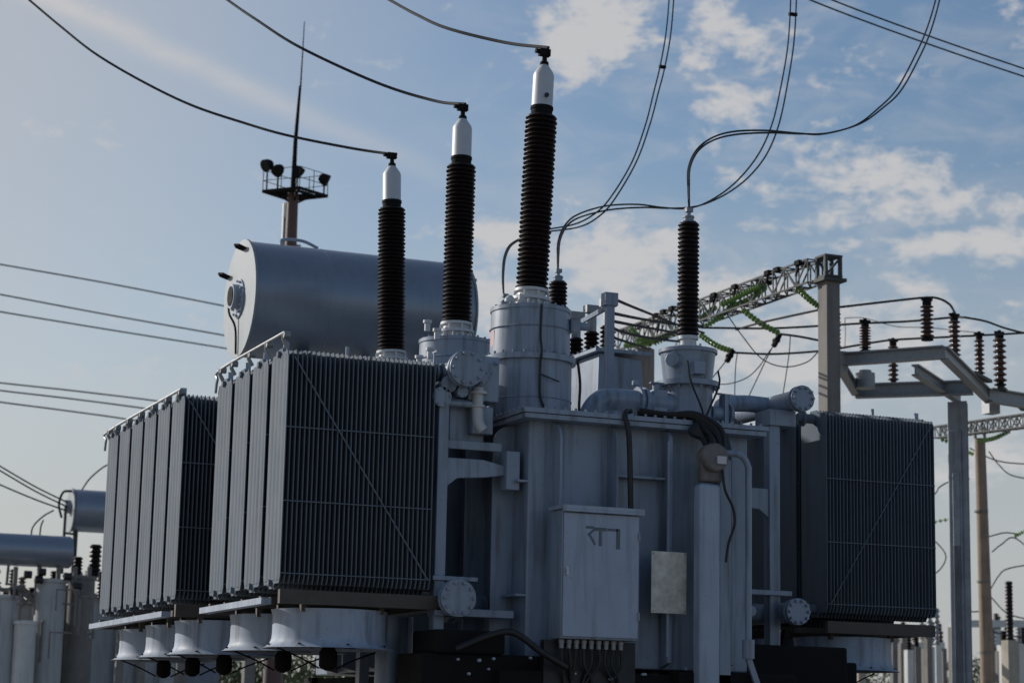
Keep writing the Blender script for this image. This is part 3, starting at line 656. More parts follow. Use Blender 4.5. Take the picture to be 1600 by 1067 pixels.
# ================================================================== CONDUCTORS
def strand(pts, r, n=12, seg=6):
    b = MB(); b.tube(smoothline(pts, n), r, seg); return b
def world_pts(px, y0, y1):
    n = len(px); return [P(u, v, Y=y0+(y1-y0)*i/(n-1)) for i, (u, v) in enumerate(px)]
hvw = [([(857, 75), (790, 67), (700, 45), (650, 23), (608, 0), (560, -28), (480, -80)], 18.2, 23, 'thick sagging conductor running from the tallest, nearest dark bushing up past the top edge'),
       ([(727, 163), (680, 158), (590, 130), (470, 75), (400, 31), (355, 0), (300, -42), (230, -100)], 20.1, 25, 'thick sagging conductor running from the middle dark bushing up past the top edge'),
       ([(619, 241), (612, 241), (550, 232), (450, 212), (380, 192), (300, 165), (225, 129), (150, 85), (95, 42), (45, 0), (-20, -55)], 22.0, 28, 'thick sagging conductor running from the leftmost dark bushing past the light mast')]
for px, a, c, lab in hvw:
    o = strand(world_pts(px, a, c), .0165).build('conductor', 'wire'); recenter(o); tag(o, lab, 'cable', 'high voltage conductors')
def twin(name, px, y0, y1, off, lab, r=.011, spacers=()):
    """two parallel strands, off(t) metres apart"""
    pts = world_pts(px, y0, y1); n = len(pts)
    e = empty(name, pts[0], lab, 'cable', 'twin conductors')
    for s in (-1, 1):
        q = [p + Vector((s*off*min(1, i/(n*.35)), 0, 0)) + Vector((0, 0, s*off*.4*math.sin(i*.9))) for i, p in enumerate(pts)]
        strand(q, r).build('strand', 'wire', e)
    for i in spacers:
        p = pts[i]; MB().bar(p-Vector((off*1.3, 0, 0)), p+Vector((off*1.3, 0, 0)), .045, .04).build('spacer', 'dark', e)
twin('twin_conductor', [(1077, 330), (1076, 295), (1077, 262), (1090, 235), (1115, 217), (1150, 208), (1200, 206), (1250, 209), (1290, 209), (1340, 195), (1375, 170), (1405, 140), (1435, 85), (1452, 45), (1465, 0), (1475, -50)], 17.9, 23, .03,
     'twin cable rising from the nearest right bushing and curving to the top right')
twin('twin_conductor', [(872, 428), (872, 400), (874, 375), (885, 352), (906, 337), (950, 325), (1000, 322), (1040, 325), (1075, 325), (1105, 317), (1140, 297), (1170, 270), (1195, 235), (1213, 190), (1226, 130), (1235, 75), (1239, 23), (1241, -50)], 21.05, 24, .045,
     'twin cable with spacer, passing behind the nearest right bushing up to the top centre', spacers=(16,))
twin('twin_conductor', [(787, 462), (786, 430), (790, 398), (805, 378), (850, 362), (900, 353), (930, 338), (955, 313), (990, 255), (1012, 195), (1025, 145), (1035, 105), (1044, 55), (1049, 0), (1051, -50)], 22.6, 25.5, .035,
     'leftmost twin cable rising from behind the tallest dark bushing to the top', spacers=(11,))
b_ = [(1150, -55), (1265, 0), (1430, 62), (1600, 120), (1750, 168)]
e = empty('twin_conductor', P(1265, 0, Y=30), 'pair of straight wires crossing the top right corner downwards', 'cable', 'twin conductors')
strand([P(u, v, Y=30) for u, v in b_], .016).build('strand', 'wire', e)
strand([P(u+22, v-5, Y=30) for u, v in b_], .016).build('strand', 'wire', e)
# far lines on the left
for px, lab in (([(-60, 402), (0, 413), (170, 443), (345, 477), (420, 492)], 'uppermost of the thin wires left of the round oil tank'),
                ([(-60, 449), (0, 460), (170, 492), (345, 523), (420, 537)], 'second of the thin wires left of the round oil tank'),
                ([(-60, 476), (0, 487), (170, 515), (345, 543), (420, 556)], 'lowest of the three thin wires meeting the round oil tank end'),
                ([(-60, 590), (0, 598), (120, 611), (250, 627), (330, 640)], 'thin wire at left, highest of the three above the farther radiator bank'),
                ([(-60, 602), (0, 610), (120, 624), (240, 640), (330, 655)], 'thin wire at left, middle of the three above the farther radiator bank'),
                ([(-60, 618), (0, 628), (100, 641), (200, 655), (300, 672)], 'thin wire at left, lowest of the three above the farther radiator bank')):
    o = strand([P(u, v, Y=70) for u, v in px], .026).build('overhead_wire', 'wire'); recenter(o); tag(o, lab, 'wire', 'thin overhead wires on the left')

# ================================================================== BACKGROUND LEFT: other transformers, light mast
def far_tank(name, loc, lab):
    return empty(name, loc, lab, 'transformer', 'distant transformers')
t2 = far_tank('power_transformer', (11.6, 51, 0), 'distant transformer with small blue-topped tank peeking out behind the left radiators')
b = MB(); b.box((9.5, 50.2, .4), (12.4, 54, 4.4))
for k in range(5): b.box((9.6+k*.55, 50.05, .5), (9.66+k*.55, 50.2, 4.5))
b.box((9.4, 50.0, 4.41), (12.5, 54.1, 4.5)); b.build_one('tank', 'fargrey', t2)
b = MB(); b.lathe([(.48, 0), (.5, .02), (.5, 4.2), (.48, 4.22)], (9.48, 50, 6.42), (1, 0, 0), 40); c2 = b.build('conservator', 'cons', t2)
b = MB(); b.lathe([(.52, -.04), (.52, -.003)], (9.48, 50, 6.42), (1, 0, 0), 40); b.cyl((9.3, 50, 6.5), (9.44, 50, 6.5), .16, seg=20); b.build('end_plate', 'consend', c2)
b = MB(); b.tube(smoothline([(9.42, 49.8, 6.85), (9.2, 49.7, 6.8), (9.12, 49.7, 6.5), (9.2, 49.7, 6.2)], 4), .03, 8); b.bar((9.28, 49.7, 4.9), (9.28, 49.7, 6.5), .06); b.bar((9.28, 49.7, 5.85), (9.6, 49.9, 5.85), .05); b.bar((9.6, 50, 4.7), (9.6, 50, 5.95), .1); b.bar((10.6, 50, 4.7), (10.6, 50, 5.95), .12); b.build('conservator_frame', 'beam', t2)
bs = MB()
for k, (x, y, z, r, h) in enumerate(((9.62, 49.6, 4.75, .12, .55), (10.0, 49.5, 4.85, .15, .75), (10.25, 49.8, 4.4, .12, .6))):
    bb = MB(); bb.lathe(shed_profile(z, z+h, r*.7, r, 7), (x, y, 0), (0, 0, 1), 16); bb.build('bushing', 'porc', t2)
bs.b.free()
t3 = far_tank('power_transformer', (7.6, 48, 0), 'distant transformer under a long horizontal blue-topped cylinder at the left edge')
b = MB(); b.lathe([(.33, 0), (.36, .04), (.36, 4.9), (.33, 4.94)], (4.2, 48, 5.27), (1, 0, 0), 40); b.build('conservator', 'cons', t3)
b = MB(); b.box((4.2, 48.6, .3), (8.6, 51.5, 4.1)); b.box((4.1, 48.5, 4.11), (8.7, 51.6, 4.2)); b.build('tank', 'fargrey', t3)
for (u, y, r, top, m) in ((80, 47.2, .33, 905, 'fargrey'), (40, 46.8, .24, 970, 'white'), (128, 47.6, .30, 900, 'conc'), (8, 47.0, .26, 930, 'fargrey'), (105, 48.2, .2, 915, 'conc')):
    p = P(u, top, Y=y); b = MB(); b.lathe([(r, .2), (r, p.z-.08), (r*1.12, p.z-.075), (r*1.12, p.z), (r*.4, p.z+.02)], (p.x, p.y, 0), (0, 0, 1), 28); b.build('oil_column', m, t3)
random.seed(31); b = MB()
for k in range(9):
    u = random.uniform(-10, 140); v = random.uniform(890, 930); p = P(u, v, Y=47.4); q = p+Vector((random.uniform(-.7, .9), random.uniform(-.3, .3), random.uniform(-.5, .5))); b.tube([p, (p+q)/2+Vector((0, 0, .1)), q], random.choice((.03, .05, .07)), 8)
for u in (25, 62, 92, 118, 140): p = P(u, 885, Y=47.9); b.bar(p, (p.x, p.y, 3.6), .09)
for k in range(14):
    u = random.uniform(-10, 150); v = random.uniform(893, 990); p = P(u, v, Y=46.3+random.uniform(0, .8)); q = p+Vector((random.uniform(-.5, .5), random.uniform(-.2, .2), random.uniform(-.9, .3)))
    b.tube([p, Vector((q.x, q.y, p.z)), q], random.choice((.02, .03, .045)), 8)
b.build('pipework', 'conc', t3)
b = MB()
for (u, v) in ((60, 893), (38, 897), (55, 905), (100, 900), (115, 915), (15, 925)):
    p = P(u, v, Y=46.9); b.cyl(p, p+Vector((.16, 0, 0)), .085, seg=12)
b.build('valve_wheel', 'black', t3)
for px, lab in (([(-60, 692), (0, 728), (55, 760), (106, 785)], 'upper drooping wire from the left edge to the small distant conservator'),
                ([(-60, 700), (0, 735), (55, 767), (106, 792)], 'middle drooping wire from the left edge to the small distant conservator'),
                ([(-60, 730), (0, 757), (55, 780), (102, 797)], 'lower drooping wire from the left edge to the small distant conservator'),
                ([(48, 840), (52, 822), (68, 806), (84, 797)], 'short looping jumper above the long horizontal cylinder at left'),
                ([(62, 838), (64, 822), (68, 812)], 'shortest jumper wire standing above the long horizontal cylinder at left'),
                ([(128, 765), (140, 748), (158, 732), (170, 725)], 'thin wire rising from the small distant conservator towards the radiators')):
    o = strand([P(u, v, Y=49) for u, v in px], .018).build('overhead_wire', 'wire'); recenter(o); tag(o, lab, 'wire', 'wires by the distant transformers')
# wall and ladder-like posts seen under the far bank
b = MB(); p0, p1 = P(150, 985, Y=60), P(330, 985, Y=60)
b.box((p0.x-1, 60, 0), (p1.x+.3, 60.3, p0.z+.5)); o = b.build('wall', 'fence', bevel=.02); recenter(o); tag(o, 'blue-grey wall seen below the left radiator fans', 'wall')
for k, u in enumerate((188, 222, 285, 390)):
    p = P(u, 1005, Y=45); b = MB(); b.bar((p.x, p.y, 0), (p.x, p.y, p.z+.4), .16 if k < 2 else .24); o = b.build('concrete_post', 'conc', bevel=.01); recenter(o)
    tag(o, ['leftmost pale post below the left radiator fans', 'second pale post below the left radiator fans', 'pale post below the third fan from the left', 'pale post between bushes under the left fans'][k], 'post', 'posts below the left fans')

mst = empty('light_mast', (13.12, 45, 0), 'tall red-brown floodlight mast with lightning rod behind the round oil tank', 'light mast')
b = MB(); b.rings([(13.12, 45, 0), (13.12, 45, 13.45)], [.22, .125], 20); b.build('mast_pole', 'mast', mst)
b = MB(); b.rings([(13.12, 45, 13.45), (13.13, 45, 14.6), (13.19, 45, 15.95)], [.065, .05, .03], 10); b.rings([(13.2, 45, 15.9), (13.23, 45, 17.5)], [.02, .01], 6); b.build('lightning_rod', 'dark', mst)
b = MB(); z = 13.40; c0 = Vector((13.14, 45, 0)); q = [Vector((-.70, .1)), Vector((-.05, -.6)), Vector((.75, -.15)), Vector((.1, .6))]
for s_ in (1, .55):
    for k in range(4):
        a_, b2 = q[k]*s_, q[(k+1) % 4]*s_; b.bar((c0.x+a_.x, 45+a_.y, z), (c0.x+b2.x, 45+b2.y, z), .05, .06)
for k in range(4):
    b.bar((c0.x, 45, z-.03), (c0.x+q[k].x, 45+q[k].y, z), .05, .06)
    b.bar((c0.x, 45, z-.25), (c0.x+q[k].x*.6, 45+q[k].y*.6, z), .04)
    a_, b2 = q[k], q[(k+1) % 4]
    for t_ in (0, .5): p = a_.lerp(b2, t_); b.bar((c0.x+p.x, 45+p.y, z), (c0.x+p.x, 45+p.y, z+.5), .015)
    for hh in (.25, .5): b.bar((c0.x+a_.x, 45+a_.y, z+hh), (c0.x+b2.x, 45+b2.y, z+hh), .012)
b.build('platform', 'dark', mst)
for (dx, dy, dz, rx) in ((-.64, .0, .60, -50), (-.44, -.2, .46, -35), (.16, .3, .62, 30), (.68, -.1, .40, 50)):
    b = MB(); c = Vector((c0.x+dx, 45+dy, z+dz)); d = Vector((math.sin(R(rx)), -.3, -math.cos(R(rx))*.7)).normalized()
    b.rings([c-d*.12, c-d*.03, c+d*.09], [.08, .13, .15], 14); b.bar(c, (c.x, c.y, z), .03); b.build('floodlight', 'dark', mst)
b = MB(); p = P(446, 318, Y=45.6); b.bar((p.x, p.y, 0), (p.x, p.y, p.z), .10); b.box((p.x-.03, p.y-.1, p.z-.35), (p.x+.12, p.y, p.z)); b.bar((p.x-.1, p.y, 12.35), (p.x+.4, p.y, 12.35), .05); o = b.build('steel_post', 'zinc'); recenter(o)
tag(o, 'thin grey post standing close beside the red-brown light mast', 'post')

# ================================================================== BACKGROUND RIGHT: gantry, disconnector, poles
def truss(name_parent, a, b_, hw, hh, n, m='beam'):
    a, b_ = Vector(a), Vector(b_); d = (b_-a).normalized(); x = d.cross(Vector((0, 0, 1))).normalized(); z = Vector((0, 0, 1))
    B = MB(); cor = [x*sx_*hw+z*sz*hh for sx_, sz in ((-1, -1), (1, -1), (1, 1), (-1, 1))]
    for c in cor: B.bar(a+c, b_+c, .027)
    for i in range(n):
        p, q = a.lerp(b_, i/n), a.lerp(b_, (i+1)/n)
        for k in range(4):
            c1, c2 = cor[k], cor[(k+1) % 4]
            if i % 2: c1, c2 = c2, c1
            B.bar(p+c1, q+c2, .02); B.bar(p+c1, p+c2, .018)
    return B.build('truss_beam', m, name_parent)
PX, PY = 16.48, 27.3
gan = empty('portal_gantry', (PX, PY, 0), 'concrete post with a lattice steel beam running back behind the right bushing', 'gantry')
b = MB(); b.bar((PX, PY, 0), (PX, PY, 8.40), .23, .26); b.build('post', 'conc', gan)
b = MB(); P2 = (PX, 33.6); b.rings([(P2[0], P2[1], 0), (P2[0], P2[1], 8.33)], [.2, .17], 4); b.build('post', 'conc', gan)
b = MB(); s_ = .125
for dx in (-s_, s_):
    for dy in (-s_, s_): b.bar((PX+dx, PY+dy, 8.43), (PX+dx, PY+dy, 8.77), .05)
for zz in (8.43, 8.745): b.box((PX-s_-.03, PY-s_-.03, zz), (PX+s_+.03, PY+s_+.03, zz+.03))
b.bar((PX-s_, PY-s_, 8.45), (PX+s_, PY-s_, 8.73), .03); b.bar((PX+s_, PY+s_, 8.45), (PX-s_, PY+s_, 8.73), .03); b.box((PX-.2, PY-.2, 8.36), (PX+.2, PY+.2, 8.41)); b.build('post_head', 'beam', gan)
truss(gan, (16.36, PY+.2, 8.565), (16.36, 34.6, 8.57), .13, .18, 20)
random.seed(77); b = MB()
for k in range(16):
    yy = 27.7+k*.36+random.uniform(-.1, .1); zz = 8.76+random.uniform(-.04, .03); xx = 16.36+random.choice((-.13, .13))
    b.box((xx-.05, yy-.07, zz-.04), (xx+.05, yy+.07, zz+.03)); 
    if k % 3 == 0: b.bar((xx, yy, zz), (xx, yy+.1, zz-.2), .03)
b.build('clamp_plate', 'dark', gan)
def glass_string(pts, n, lab, parent=None):
    q = smoothline(pts, 12); L_ = len(q); b = MB()
    for k in range(n):
        t = (k+.5)/n*(L_-2); i = int(t); p = q[i].lerp(q[i+1], t-i); d = (q[i+1]-q[i]).normalized()
        b.lathe([(.012, -.03), (.014, -.012), (.052, -.002), (.052, .004), (.012, .014), (.012, .03)], p, d, 10)
    b.tube(q, .010, 6)
    o = b.build('glass_insulator_string', 'green'); recenter(o); return tag(o, lab, 'insulator', 'green glass insulator strings')
gy = lambda u: 27.5+(1278-u)/(1278-1010)*5.9
glass_string([P(1245, 450, Y=28), P(1265, 468, Y=27.6), P(1284, 482, Y=27.4)], 9, 'green insulator string reaching the concrete gantry post from the beam')
glass_string([P(1160, 484, Y=29.5), P(1190, 506, Y=29), P(1220, 522, Y=28.6)], 11, 'green insulator string hanging midway under the lattice beam')
glass_string([P(1094, 523, Y=31), P(1120, 540, Y=30.4), P(1148, 550, Y=30)], 11, 'green insulator string just right of the base of the near right bushing')
glass_string([P(1196, 449, Y=28.9), P(1170, 468, Y=29.5), P(1142, 480, Y=30)], 15, 'thick green insulator string lying along the lattice beam, upper one')
glass_string([P(1190, 446, Y=28.9), P(1160, 460, Y=29.5), P(1125, 478, Y=30.2)], 15, 'green insulator string above the thick one on the lattice beam')
glass_string([P(1150, 472, Y=30), P(1128, 492, Y=30.4), P(1100, 512, Y=30.8)], 12, 'long green insulator string sloping down to the near right bushing from the beam')
glass_string([P(1118, 480, Y=31), P(1105, 490, Y=31.5), P(1095, 498, Y=32)], 8, 'short green insulator string against the right bushing edge')
for (a_, c_, lab) in (((985, 512), (1018, 540), 'green insulator string left of the right bushing, slanting down'), ((1060, 512), (1020, 538), 'green insulator string rising left of the right bushing'), ((975, 540), (1030, 528), 'lowest green insulator string near the rear gantry post'), ((995, 530), (1045, 522), 'green insulator string crossing before the rear gantry post')):
    glass_string([P(*a_, Y=32.5), P((a_[0]+c_[0])/2, (a_[1]+c_[1])/2+3, Y=32.8), P(*c_, Y=33)], 9, lab)
# brown insulator behind the post, and post-insulators on the disconnector frame
def post_ins(base, h, lab, r=.075, n=8, m='porc2'):
    e = empty('post_insulator', base, lab, 'insulator', 'brown post insulators'); x, y, z = base
    b = MB(); b.lathe(shed_profile(.04, h-.1, r*.55, r*1.15, n), (0, 0, 0), (0, 0, 1), 18); b.build('porcelain', m, e, local=True)
    b = MB(); b.lathe([(r, 0), (r, .02), (r*.6, .025), (r*.6, .045)], (0, 0, 0), (0, 0, 1), 14); b.lathe([(r*.6, h-.11), (r*.75, h-.1), (r*.75, h-.04), (.03, h-.03), (.03, h+.02)], (0, 0, 0), (0, 0, 1), 14); b.bar((-.09, 0, h-.02), (.09, 0, h-.02), .04); b.build('end_fitting', 'dark', e, local=True)
    return e
ZF = 7.35
def F_(u, v): return P(u, v, Z=ZF)
specs = [((1449, 532), 466, 'brown post insulator, tallest and uppermost on the steel frame', .09), ((1492, 562), 490, 'brown post insulator, second from the frame corner along the right arm', .085),
         ((1531, 590), 520, 'slim brown post insulator right of the steel frame, third along the arm', .075), ((1563, 602), 518, 'thick brown post insulator at the far right end of the arm', .10),
         ((1352, 549), 500, 'short brown post insulator on the left part of the upper beam', .08), ((1396, 600), 530, 'brown post insulator standing between the two parallel beams', .08)]
for (uv, vt, lab, r) in specs:
    p = F_(*uv); hgt = P(uv[0], vt, Y=p.y).z-p.z; post_ins(p+Vector((0, 0, .0)), hgt, lab, r)
p = P(1304, 548, Y=27.9); hh = P(1304, 478, Y=27.9).z-p.z; post_ins(p, hh, 'dark post insulator pressed against the right side of the gantry post', .09, 9, 'porc')
dis = empty('disconnector_frame', (20.3, 29.6, 0), 'galvanised steel frame on one wide column carrying brown insulators', 'steel frame')
def lower(v, d): return v-Vector((0, 0, d))
def beamp(a, b2, w_, h, nm='beam_channel', m='zinc', dz=0.): B = MB(); B.ibeam(lower(a, h/2+dz), lower(b2, h/2+dz), w_, h, .025); B.build(nm, m, dis)
A1, A2, B1, B2 = F_(1337, 600), F_(1520, 594), F_(1308, 552), F_(1475, 540)
beamp(A1, A2, .16, .24); beamp(B1, B2, .14, .20); beamp(B1, A1, .12, .18, dz=.02)
far = F_(1545, 610); beamp(B2, far+(far-B2)*.02, .14, .20, dz=.01); beamp(F_(1430, 566), F_(1500, 612), .12, .18, dz=.03)
beamp(F_(1545, 606), F_(1640, 622), .16, .24); b = MB(); p = F_(1548, 618); b.box((p.x-.12, p.y-.12, p.z-.32), (p.x+.1, p.y+.1, p.z+.02)); p = F_(1352, 588); b.cyl(lower(p, .2), lower(p, -.05), .16, seg=16); b.cyl(p, p+Vector((0, 0, .1)), .1, seg=12)
p = B1; b.box((p.x-.15, p.y-.12, p.z-.3), (p.x+.12, p.y+.12, p.z+.02)); b.build('bracket_plate', 'zinc', dis)
b = MB(); b.bar(F_(1563, 604), F_(1600, 640), .1, .05); b.bar(F_(1520, 582), F_(1546, 596), .1, .05); b.build('base_plate', 'beam', dis)
p = P(1496, 628, Z=7.12); b = MB(); ex = (B2-B1).normalized(); ey = (A1-B1).normalized()
def colbox(x0, x1, y0, y1, z1):
    q = [Vector((p.x, p.y, 0))+Vector((ex.x, ex.y, 0))*a_+Vector((ey.x, ey.y, 0))*b2 for a_, b2 in ((x0, y0), (x1, y0), (x1, y1), (x0, y1))]; b.prism(q, (0, 0, z1))
colbox(-.17, .17, -.15, -.135, 7.11); colbox(-.17, .17, .135, .15, 7.11); colbox(-.012, .012, -.135, .135, 7.11); colbox(-.165, .06, -.175, -.153, 6.62)
for zz in range(3): colbox(-.10, .02, -.19, -.1755, 5.9-zz*1.2)
b.build_one('column', 'steel', dis, bevel=.01)
# bus wires
for px, y0, y1, lab in (([(1284, 482), (1320, 479), (1380, 472), (1446, 465), (1468, 467), (1484, 476), (1492, 489)], 27.4, 26.6, 'wire from the gantry post to the uppermost brown insulator'),
                        ([(1096, 512), (1200, 513), (1285, 509), (1351, 505), (1420, 502), (1488, 496), (1508, 496)], 30, 27.3, 'level wire passing behind the gantry post to the second brown insulator'),
                        ([(1508, 496), (1540, 502), (1575, 514), (1640, 530)], 27.3, 28, 'wire drooping right from the second brown insulator'),
                        ([(1150, 515), (1194, 503), (1285, 483)], 30, 27.4, 'rising wire left of the gantry post'),
                        ([(1148, 551), (1210, 553), (1285, 548), (1330, 541), (1365, 535), (1396, 531), (1450, 528), (1531, 524), (1600, 520), (1650, 515)], 30, 28.5, 'lowest level wire running behind the steel frame'),
                        ([(1220, 522), (1250, 526), (1290, 534)], 28.6, 28, 'faint wire from the middle green string to the gantry post'),
                        ([(957, 466), (985, 478), (1020, 492), (1060, 508), (1100, 520)], 19, 30, 'uppermost black wire from the busbar post towards the gantry'),
                        ([(960, 490), (1000, 498), (1050, 506), (1100, 512)], 20, 30, 'second wire from the busbar post towards the gantry'),
                        ([(958, 502), (1000, 510), (1045, 518), (1090, 528)], 20, 30, 'third wire from the busbar post towards the gantry'),
                        ([(955, 512), (985, 522), (1030, 530), (1085, 536)], 20.4, 30, 'fourth wire from the busbar post towards the gantry'),
                        ([(950, 525), (985, 536), (1015, 545)], 20.4, 31, 'lowest short wire from the busbar post'),
                        ([(1135, 490), (1160, 525), (1190, 560), (1225, 573), (1260, 566), (1280, 548)], 29, 28, 'deep hanging loop of wire below the lattice beam'),
                        ([(1212, 536), (1200, 552), (1185, 574), (1165, 591), (1135, 600), (1100, 598)], 29, 30, 'curved jumper swinging left below the lattice beam'),
                        ([(1152, 552), (1149, 580), (1147, 660)], 30, 30, 'vertical dropper right of the near right bushing base'),
                        ([(1235, 524), (1232, 560), (1218, 650)], 29, 29, 'vertical dropper below the middle green string'),
                        ([(1213, 532), (1200, 556), (1160, 640)], 29, 29, 'slanting dropper from the end of the middle green string'),
                        ([(1140, 556), (1128, 572), (1100, 606)], 30, 30, 'short slanting dropper right of the bushing base'),
                        ([(1120, 615), (1150, 619), (1175, 623)], 30, 30, 'short wire behind the right header pipe'),
                        ([(1320, 497), (1350, 497), (1400, 510), (1450, 512), (1530, 520)], 40, 40, 'faint far wire behind the brown insulators'),
                        ([(1320, 497), (1321, 520), (1320, 545)], 40, 40, 'faint vertical wire right of the gantry post')):
    n = len(px); o = strand([P(u, v, Y=y0+(y1-y0)*i/(n-1)) for i, (u, v) in enumerate(px)], .018 if y0 < 35 and 'dropper' not in lab and 'jumper' not in lab and 'loop' not in lab else .009).build('bus_wire', 'wire'); recenter(o)
    tag(o, lab, 'wire', 'bus wires')
for (u, v, lab) in ((1213, 532, 'small dark clamp hanging at the end of the middle green string'), (1140, 556, 'small dark clamp right of the near right bushing base')):
    p = P(u, v, Y=29.5); b = MB(); b.bar(p+Vector((.06, 0, .1)), p-Vector((.05, 0, .1)), .07); b.cyl(p+Vector((0, -.05, 0)), p+Vector((0, .05, 0)), .05, seg=8); o = b.build('wire_clamp', 'dark'); recenter(o); tag(o, lab, 'clamp')

# second gantry, far right
pp = P(1531, 685, Y=38)
g2 = empty('portal_gantry', (pp.x, pp.y, 0), 'weathered brown pole with lattice beam at its top, at the right edge', 'gantry')
b = MB(); b.rings([(pp.x+.12, pp.y, 0), (pp.x, pp.y, pp.z)], [.17, .115], 16); b.build('post', 'pole', g2)
b = MB()
for k in range(4): zz = pp.z-1.6-k*1.5; b.lathe([(.15, 0), (.15, .04)], (pp.x+.03*k, pp.y, zz), (0, 0, 1), 16)
b.bar((pp.x-.12, pp.y, pp.z), (pp.x-.12, pp.y, pp.z+.25), .05); b.bar((pp.x+.12, pp.y, pp.z), (pp.x+.12, pp.y, pp.z+.25), .05); b.build('pole_band', 'conc', g2)
q0, q1 = P(1462, 676, Y=41), P(1660, 650, Y=33)
truss(g2, q0, q1, .13, .13, 22)
glass_string([P(1528, 690, Y=38), P(1555, 684, Y=37), P(1580, 672, Y=36.5)], 12, 'green insulator string hanging beside the top of the brown pole')
glass_string([P(1470, 686, Y=39), P(1490, 692, Y=38.6), P(1500, 696, Y=38.4)], 7, 'green insulator string between wide column and brown pole')
glass_string([P(1500, 700, Y=38), P(1512, 706, Y=38), P(1522, 710, Y=38)], 5, 'short green insulator string left of the brown pole')
glass_string([P(1585, 838, Y=45), P(1600, 830, Y=45), P(1625, 818, Y=45)], 8, 'green insulator string at the right edge, beside the brown pole midway')
glass_string([P(1448, 818, Y=45), P(1466, 814, Y=45), P(1482, 811, Y=45)], 4, 'green insulator string left of the wide steel column')
for px, lab in (([(1545, 705), (1560, 725), (1580, 742), (1620, 750)], 'drooping wire right of the brown pole, upper'), ([(1545, 838), (1570, 832), (1590, 834)], 'thin wire at right meeting a green string'),
                ([(1550, 862), (1565, 850), (1585, 840), (1620, 868)], 'drooping wire right of the brown pole, middle'), ([(1545, 925), (1560, 900), (1575, 888), (1620, 880)], 'curved wire above the slim black insulator'),
                ([(1548, 932), (1575, 958), (1620, 970)], 'wire drooping towards the small pale posts'), ([(1440, 830), (1466, 850), (1478, 870), (1466, 892), (1440, 905)], 'thin looping wire left of the wide steel column'),
                ([(1515, 700), (1560, 720), (1620, 726)], 'faint straight wire crossing behind the brown pole'), ([(1440, 790), (1462, 770), (1468, 761), (1485, 752), (1515, 748)], 'tiny hooked wire beside the right radiators'),
                ([(1518, 955), (1535, 958), (1550, 985), (1620, 1000)], 'wire running low across the far equipment')):
    o = strand([P(u, v, Y=45) for u, v in px], .017).build('bus_wire', 'wire'); recenter(o); tag(o, lab, 'wire', 'bus wires')

# far switchgear posts
random.seed(17)
def gear_post(u, vtop, vins, Y, w_, lab, m='beige', ins=True, grp='small far switchgear posts', im=None):
    p = P(u, vins, Y=Y); t = P(u, vtop, Y=Y)
    e = empty('equipment_post', (p.x, p.y, 0), lab, 'post', grp)
    MB().bar((p.x, p.y, 0), (p.x, p.y, p.z), w_, w_*.9).build('post', m, e)
    if ins: B = MB(); B.lathe(shed_profile(p.z, t.z, .06 if im is None else .085, .11, 7 if im is None else 16), (p.x, p.y, 0), (0, 0, 1), 12); B.build('insulator', im or random.choice(('porc2', 'porc', 'zinc')), e)
    return e
gear_post(1578, 908, 1000, 48, .35, 'slim tall black insulator on a pale post at the right edge', ins=True, im='porc')
ug = 'one of the small pale posts crowding the far switchgear at lower right'
for k, (u, vt, vi) in enumerate(((1420, 985, 1015), (1432, 990, 1010), (1445, 975, 1000), (1453, 960, 1010), (1464, 950, 1008), (1470, 985, 1030), (1507, 990, 1020), (1552, 968, 1010), (1560, 962, 1000), (1568, 985, 1008), (1592, 970, 1005), (1598, 975, 1010))):
    gear_post(u, vt, vi, 55+k % 3*4, .22, ug, random.choice(('beige', 'conc', 'white')))
random.seed(61)
for k in range(16):
    u = 1402+k*13+random.uniform(-4, 4)
    if 1474 < u < 1516 or 1522 < u < 1550: continue
    vt = random.uniform(955, 1000); gear_post(u, vt, vt+random.uniform(18, 45), 62+k % 4*3, random.uniform(.14, .3), ug, random.choice(('beige', 'conc', 'white', 'zinc')))
for k in range(12):
    u = -6+k*13+random.uniform(-4, 4); vt = random.uniform(885, 935)
    gear_post(u, vt, vt+random.uniform(18, 40), 55+k % 3*2, random.uniform(.12, .26), 'one of the pale posts crowding behind the tanks at the lower left', random.choice(('beige', 'conc', 'white', 'zinc')), True, 'posts behind the left tanks')
ub = 'one of the plain beige posts standing under the right radiators'
for k, (u, w_) in enumerate(((1178, .25), (1216, .3), (1240, .5), (1285, .9), (1330, .2), (1412, .5), (1345, .2))):
    gear_post(u, 1005, 1005, 50+(k % 2)*6, w_, ub, ('beige', 'conc')[k % 2], False, 'beige posts under the right radiators')
def pframe(u0, u1, v, Y, lab):
    a, c = P(u0, v, Y=Y), P(u1, v, Y=Y); e = empty('equipment_stand', ((a.x+c.x)/2, a.y, 0), lab, 'steel stand')
    MB().bar(a, c, .18, .2).build('crossbeam', 'white', e)
    for q in (a, c): MB().bar((q.x, q.y, 0), (q.x, q.y, q.z-.1), .16).build('leg', 'conc', e)
pframe(1396, 1450, 988, 50, 'pale low stand between the right radiators and the wide column')
pframe(1426, 1474, 1008, 60, 'small pale stand just left of the wide column, low down')
pframe(1560, 1640, 1012, 58, 'small pale stand in the lower right corner under the long crossbeam')
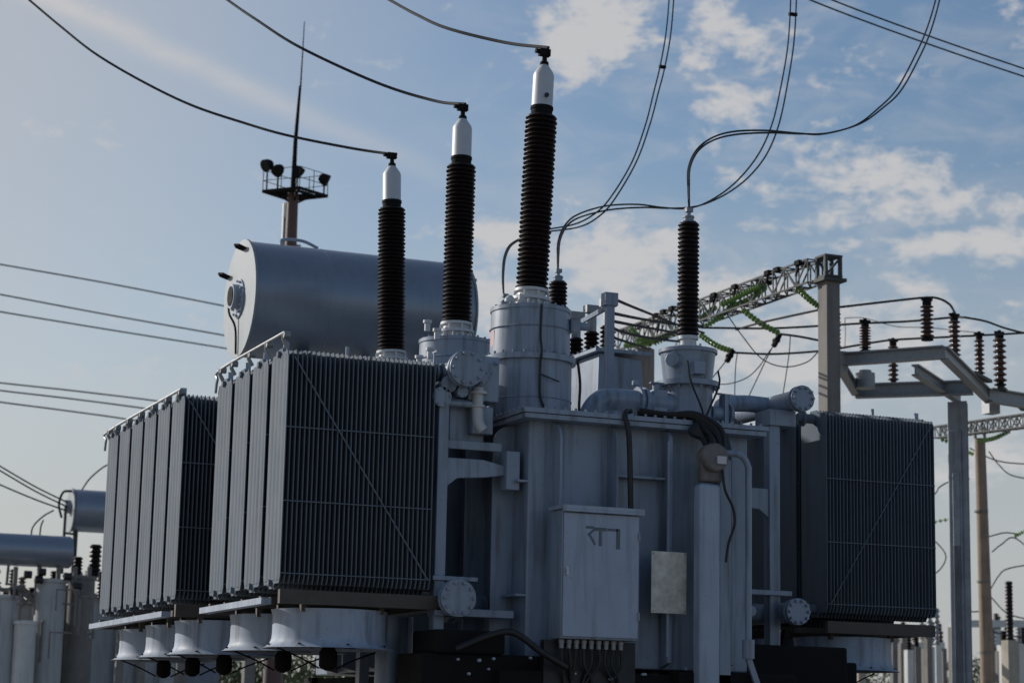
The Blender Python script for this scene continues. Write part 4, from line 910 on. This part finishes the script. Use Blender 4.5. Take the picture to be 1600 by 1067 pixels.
pframe(1487, 1625, 974, 52, 'pale low stand with a long crossbeam at the lower right corner')

# shrubs beyond
random.seed(41)
def bush(u, v, Y, w_, lab, grp='green shrubs beyond the transformer'):
    p = P(u, v, Y=Y); e = empty('shrub', (p.x, p.y, 0), lab, 'shrub', grp); H = p.z
    b = MB()
    for k in range(9):
        a = random.uniform(0, 6.28); b.rings([(0, 0, 0), (math.cos(a)*w_*.2, math.sin(a)*w_*.2, H*.4), (math.cos(a)*w_*.45, math.sin(a)*w_*.45, H*.8)], [.06, .04, .015], 5)
    b.build('stem', 'bark', e, local=True)
    b = MB(); cl = [(Vector((random.gauss(0, w_*.4), random.gauss(0, w_*.4), random.uniform(H*.35, H*.95))), random.uniform(.3, .7)*w_*.6) for _ in range(26)]
    for c, r in cl:
        for k in range(110):
            d = Vector((random.gauss(0, 1), random.gauss(0, 1), random.gauss(0, .8))); d = d.normalized()*r*random.uniform(.6, 1)
            n = Vector((random.gauss(0, 1), random.gauss(0, 1), random.gauss(0, 1))).normalized(); t = n.orthogonal().normalized()*random.uniform(.05, .1); s = n.cross(t)*.6
            q = c+d; b.b.faces.new([b.b.verts.new(q+t), b.b.verts.new(q+s), b.b.verts.new(q-t), b.b.verts.new(q-s)])
    b.build('foliage', 'leaf', e, local=True)
for u, v, Y, w_, lab in ((330, 1030, 70, 2.2, 'shrub seen below the third fan from the left'), (390, 1022, 72, 2.5, 'wide shrub seen below the left fans, brightest green'), (450, 1020, 68, 2.0, 'shrub half hidden left of the dark underframe'), (510, 1022, 70, 2.2, 'shrub showing through under the nearest fan'), (580, 1025, 70, 2.0, 'shrub left of the grey support leg'),
                         (1195, 1005, 75, 2.2, 'shrub between beige posts, left end under the right radiators'), (1260, 1008, 78, 2.4, 'shrub under the middle of the right radiators'), (1370, 1008, 76, 2.4, 'shrub under the right fan'), (1440, 1040, 80, 2.0, 'shrub right of the right fan'), (1520, 1020, 85, 2.5, 'shrub behind the wide column'), (1590, 1020, 82, 2.6, 'shrub at the lower right corner')):
    bush(u, v, Y, w_, lab)
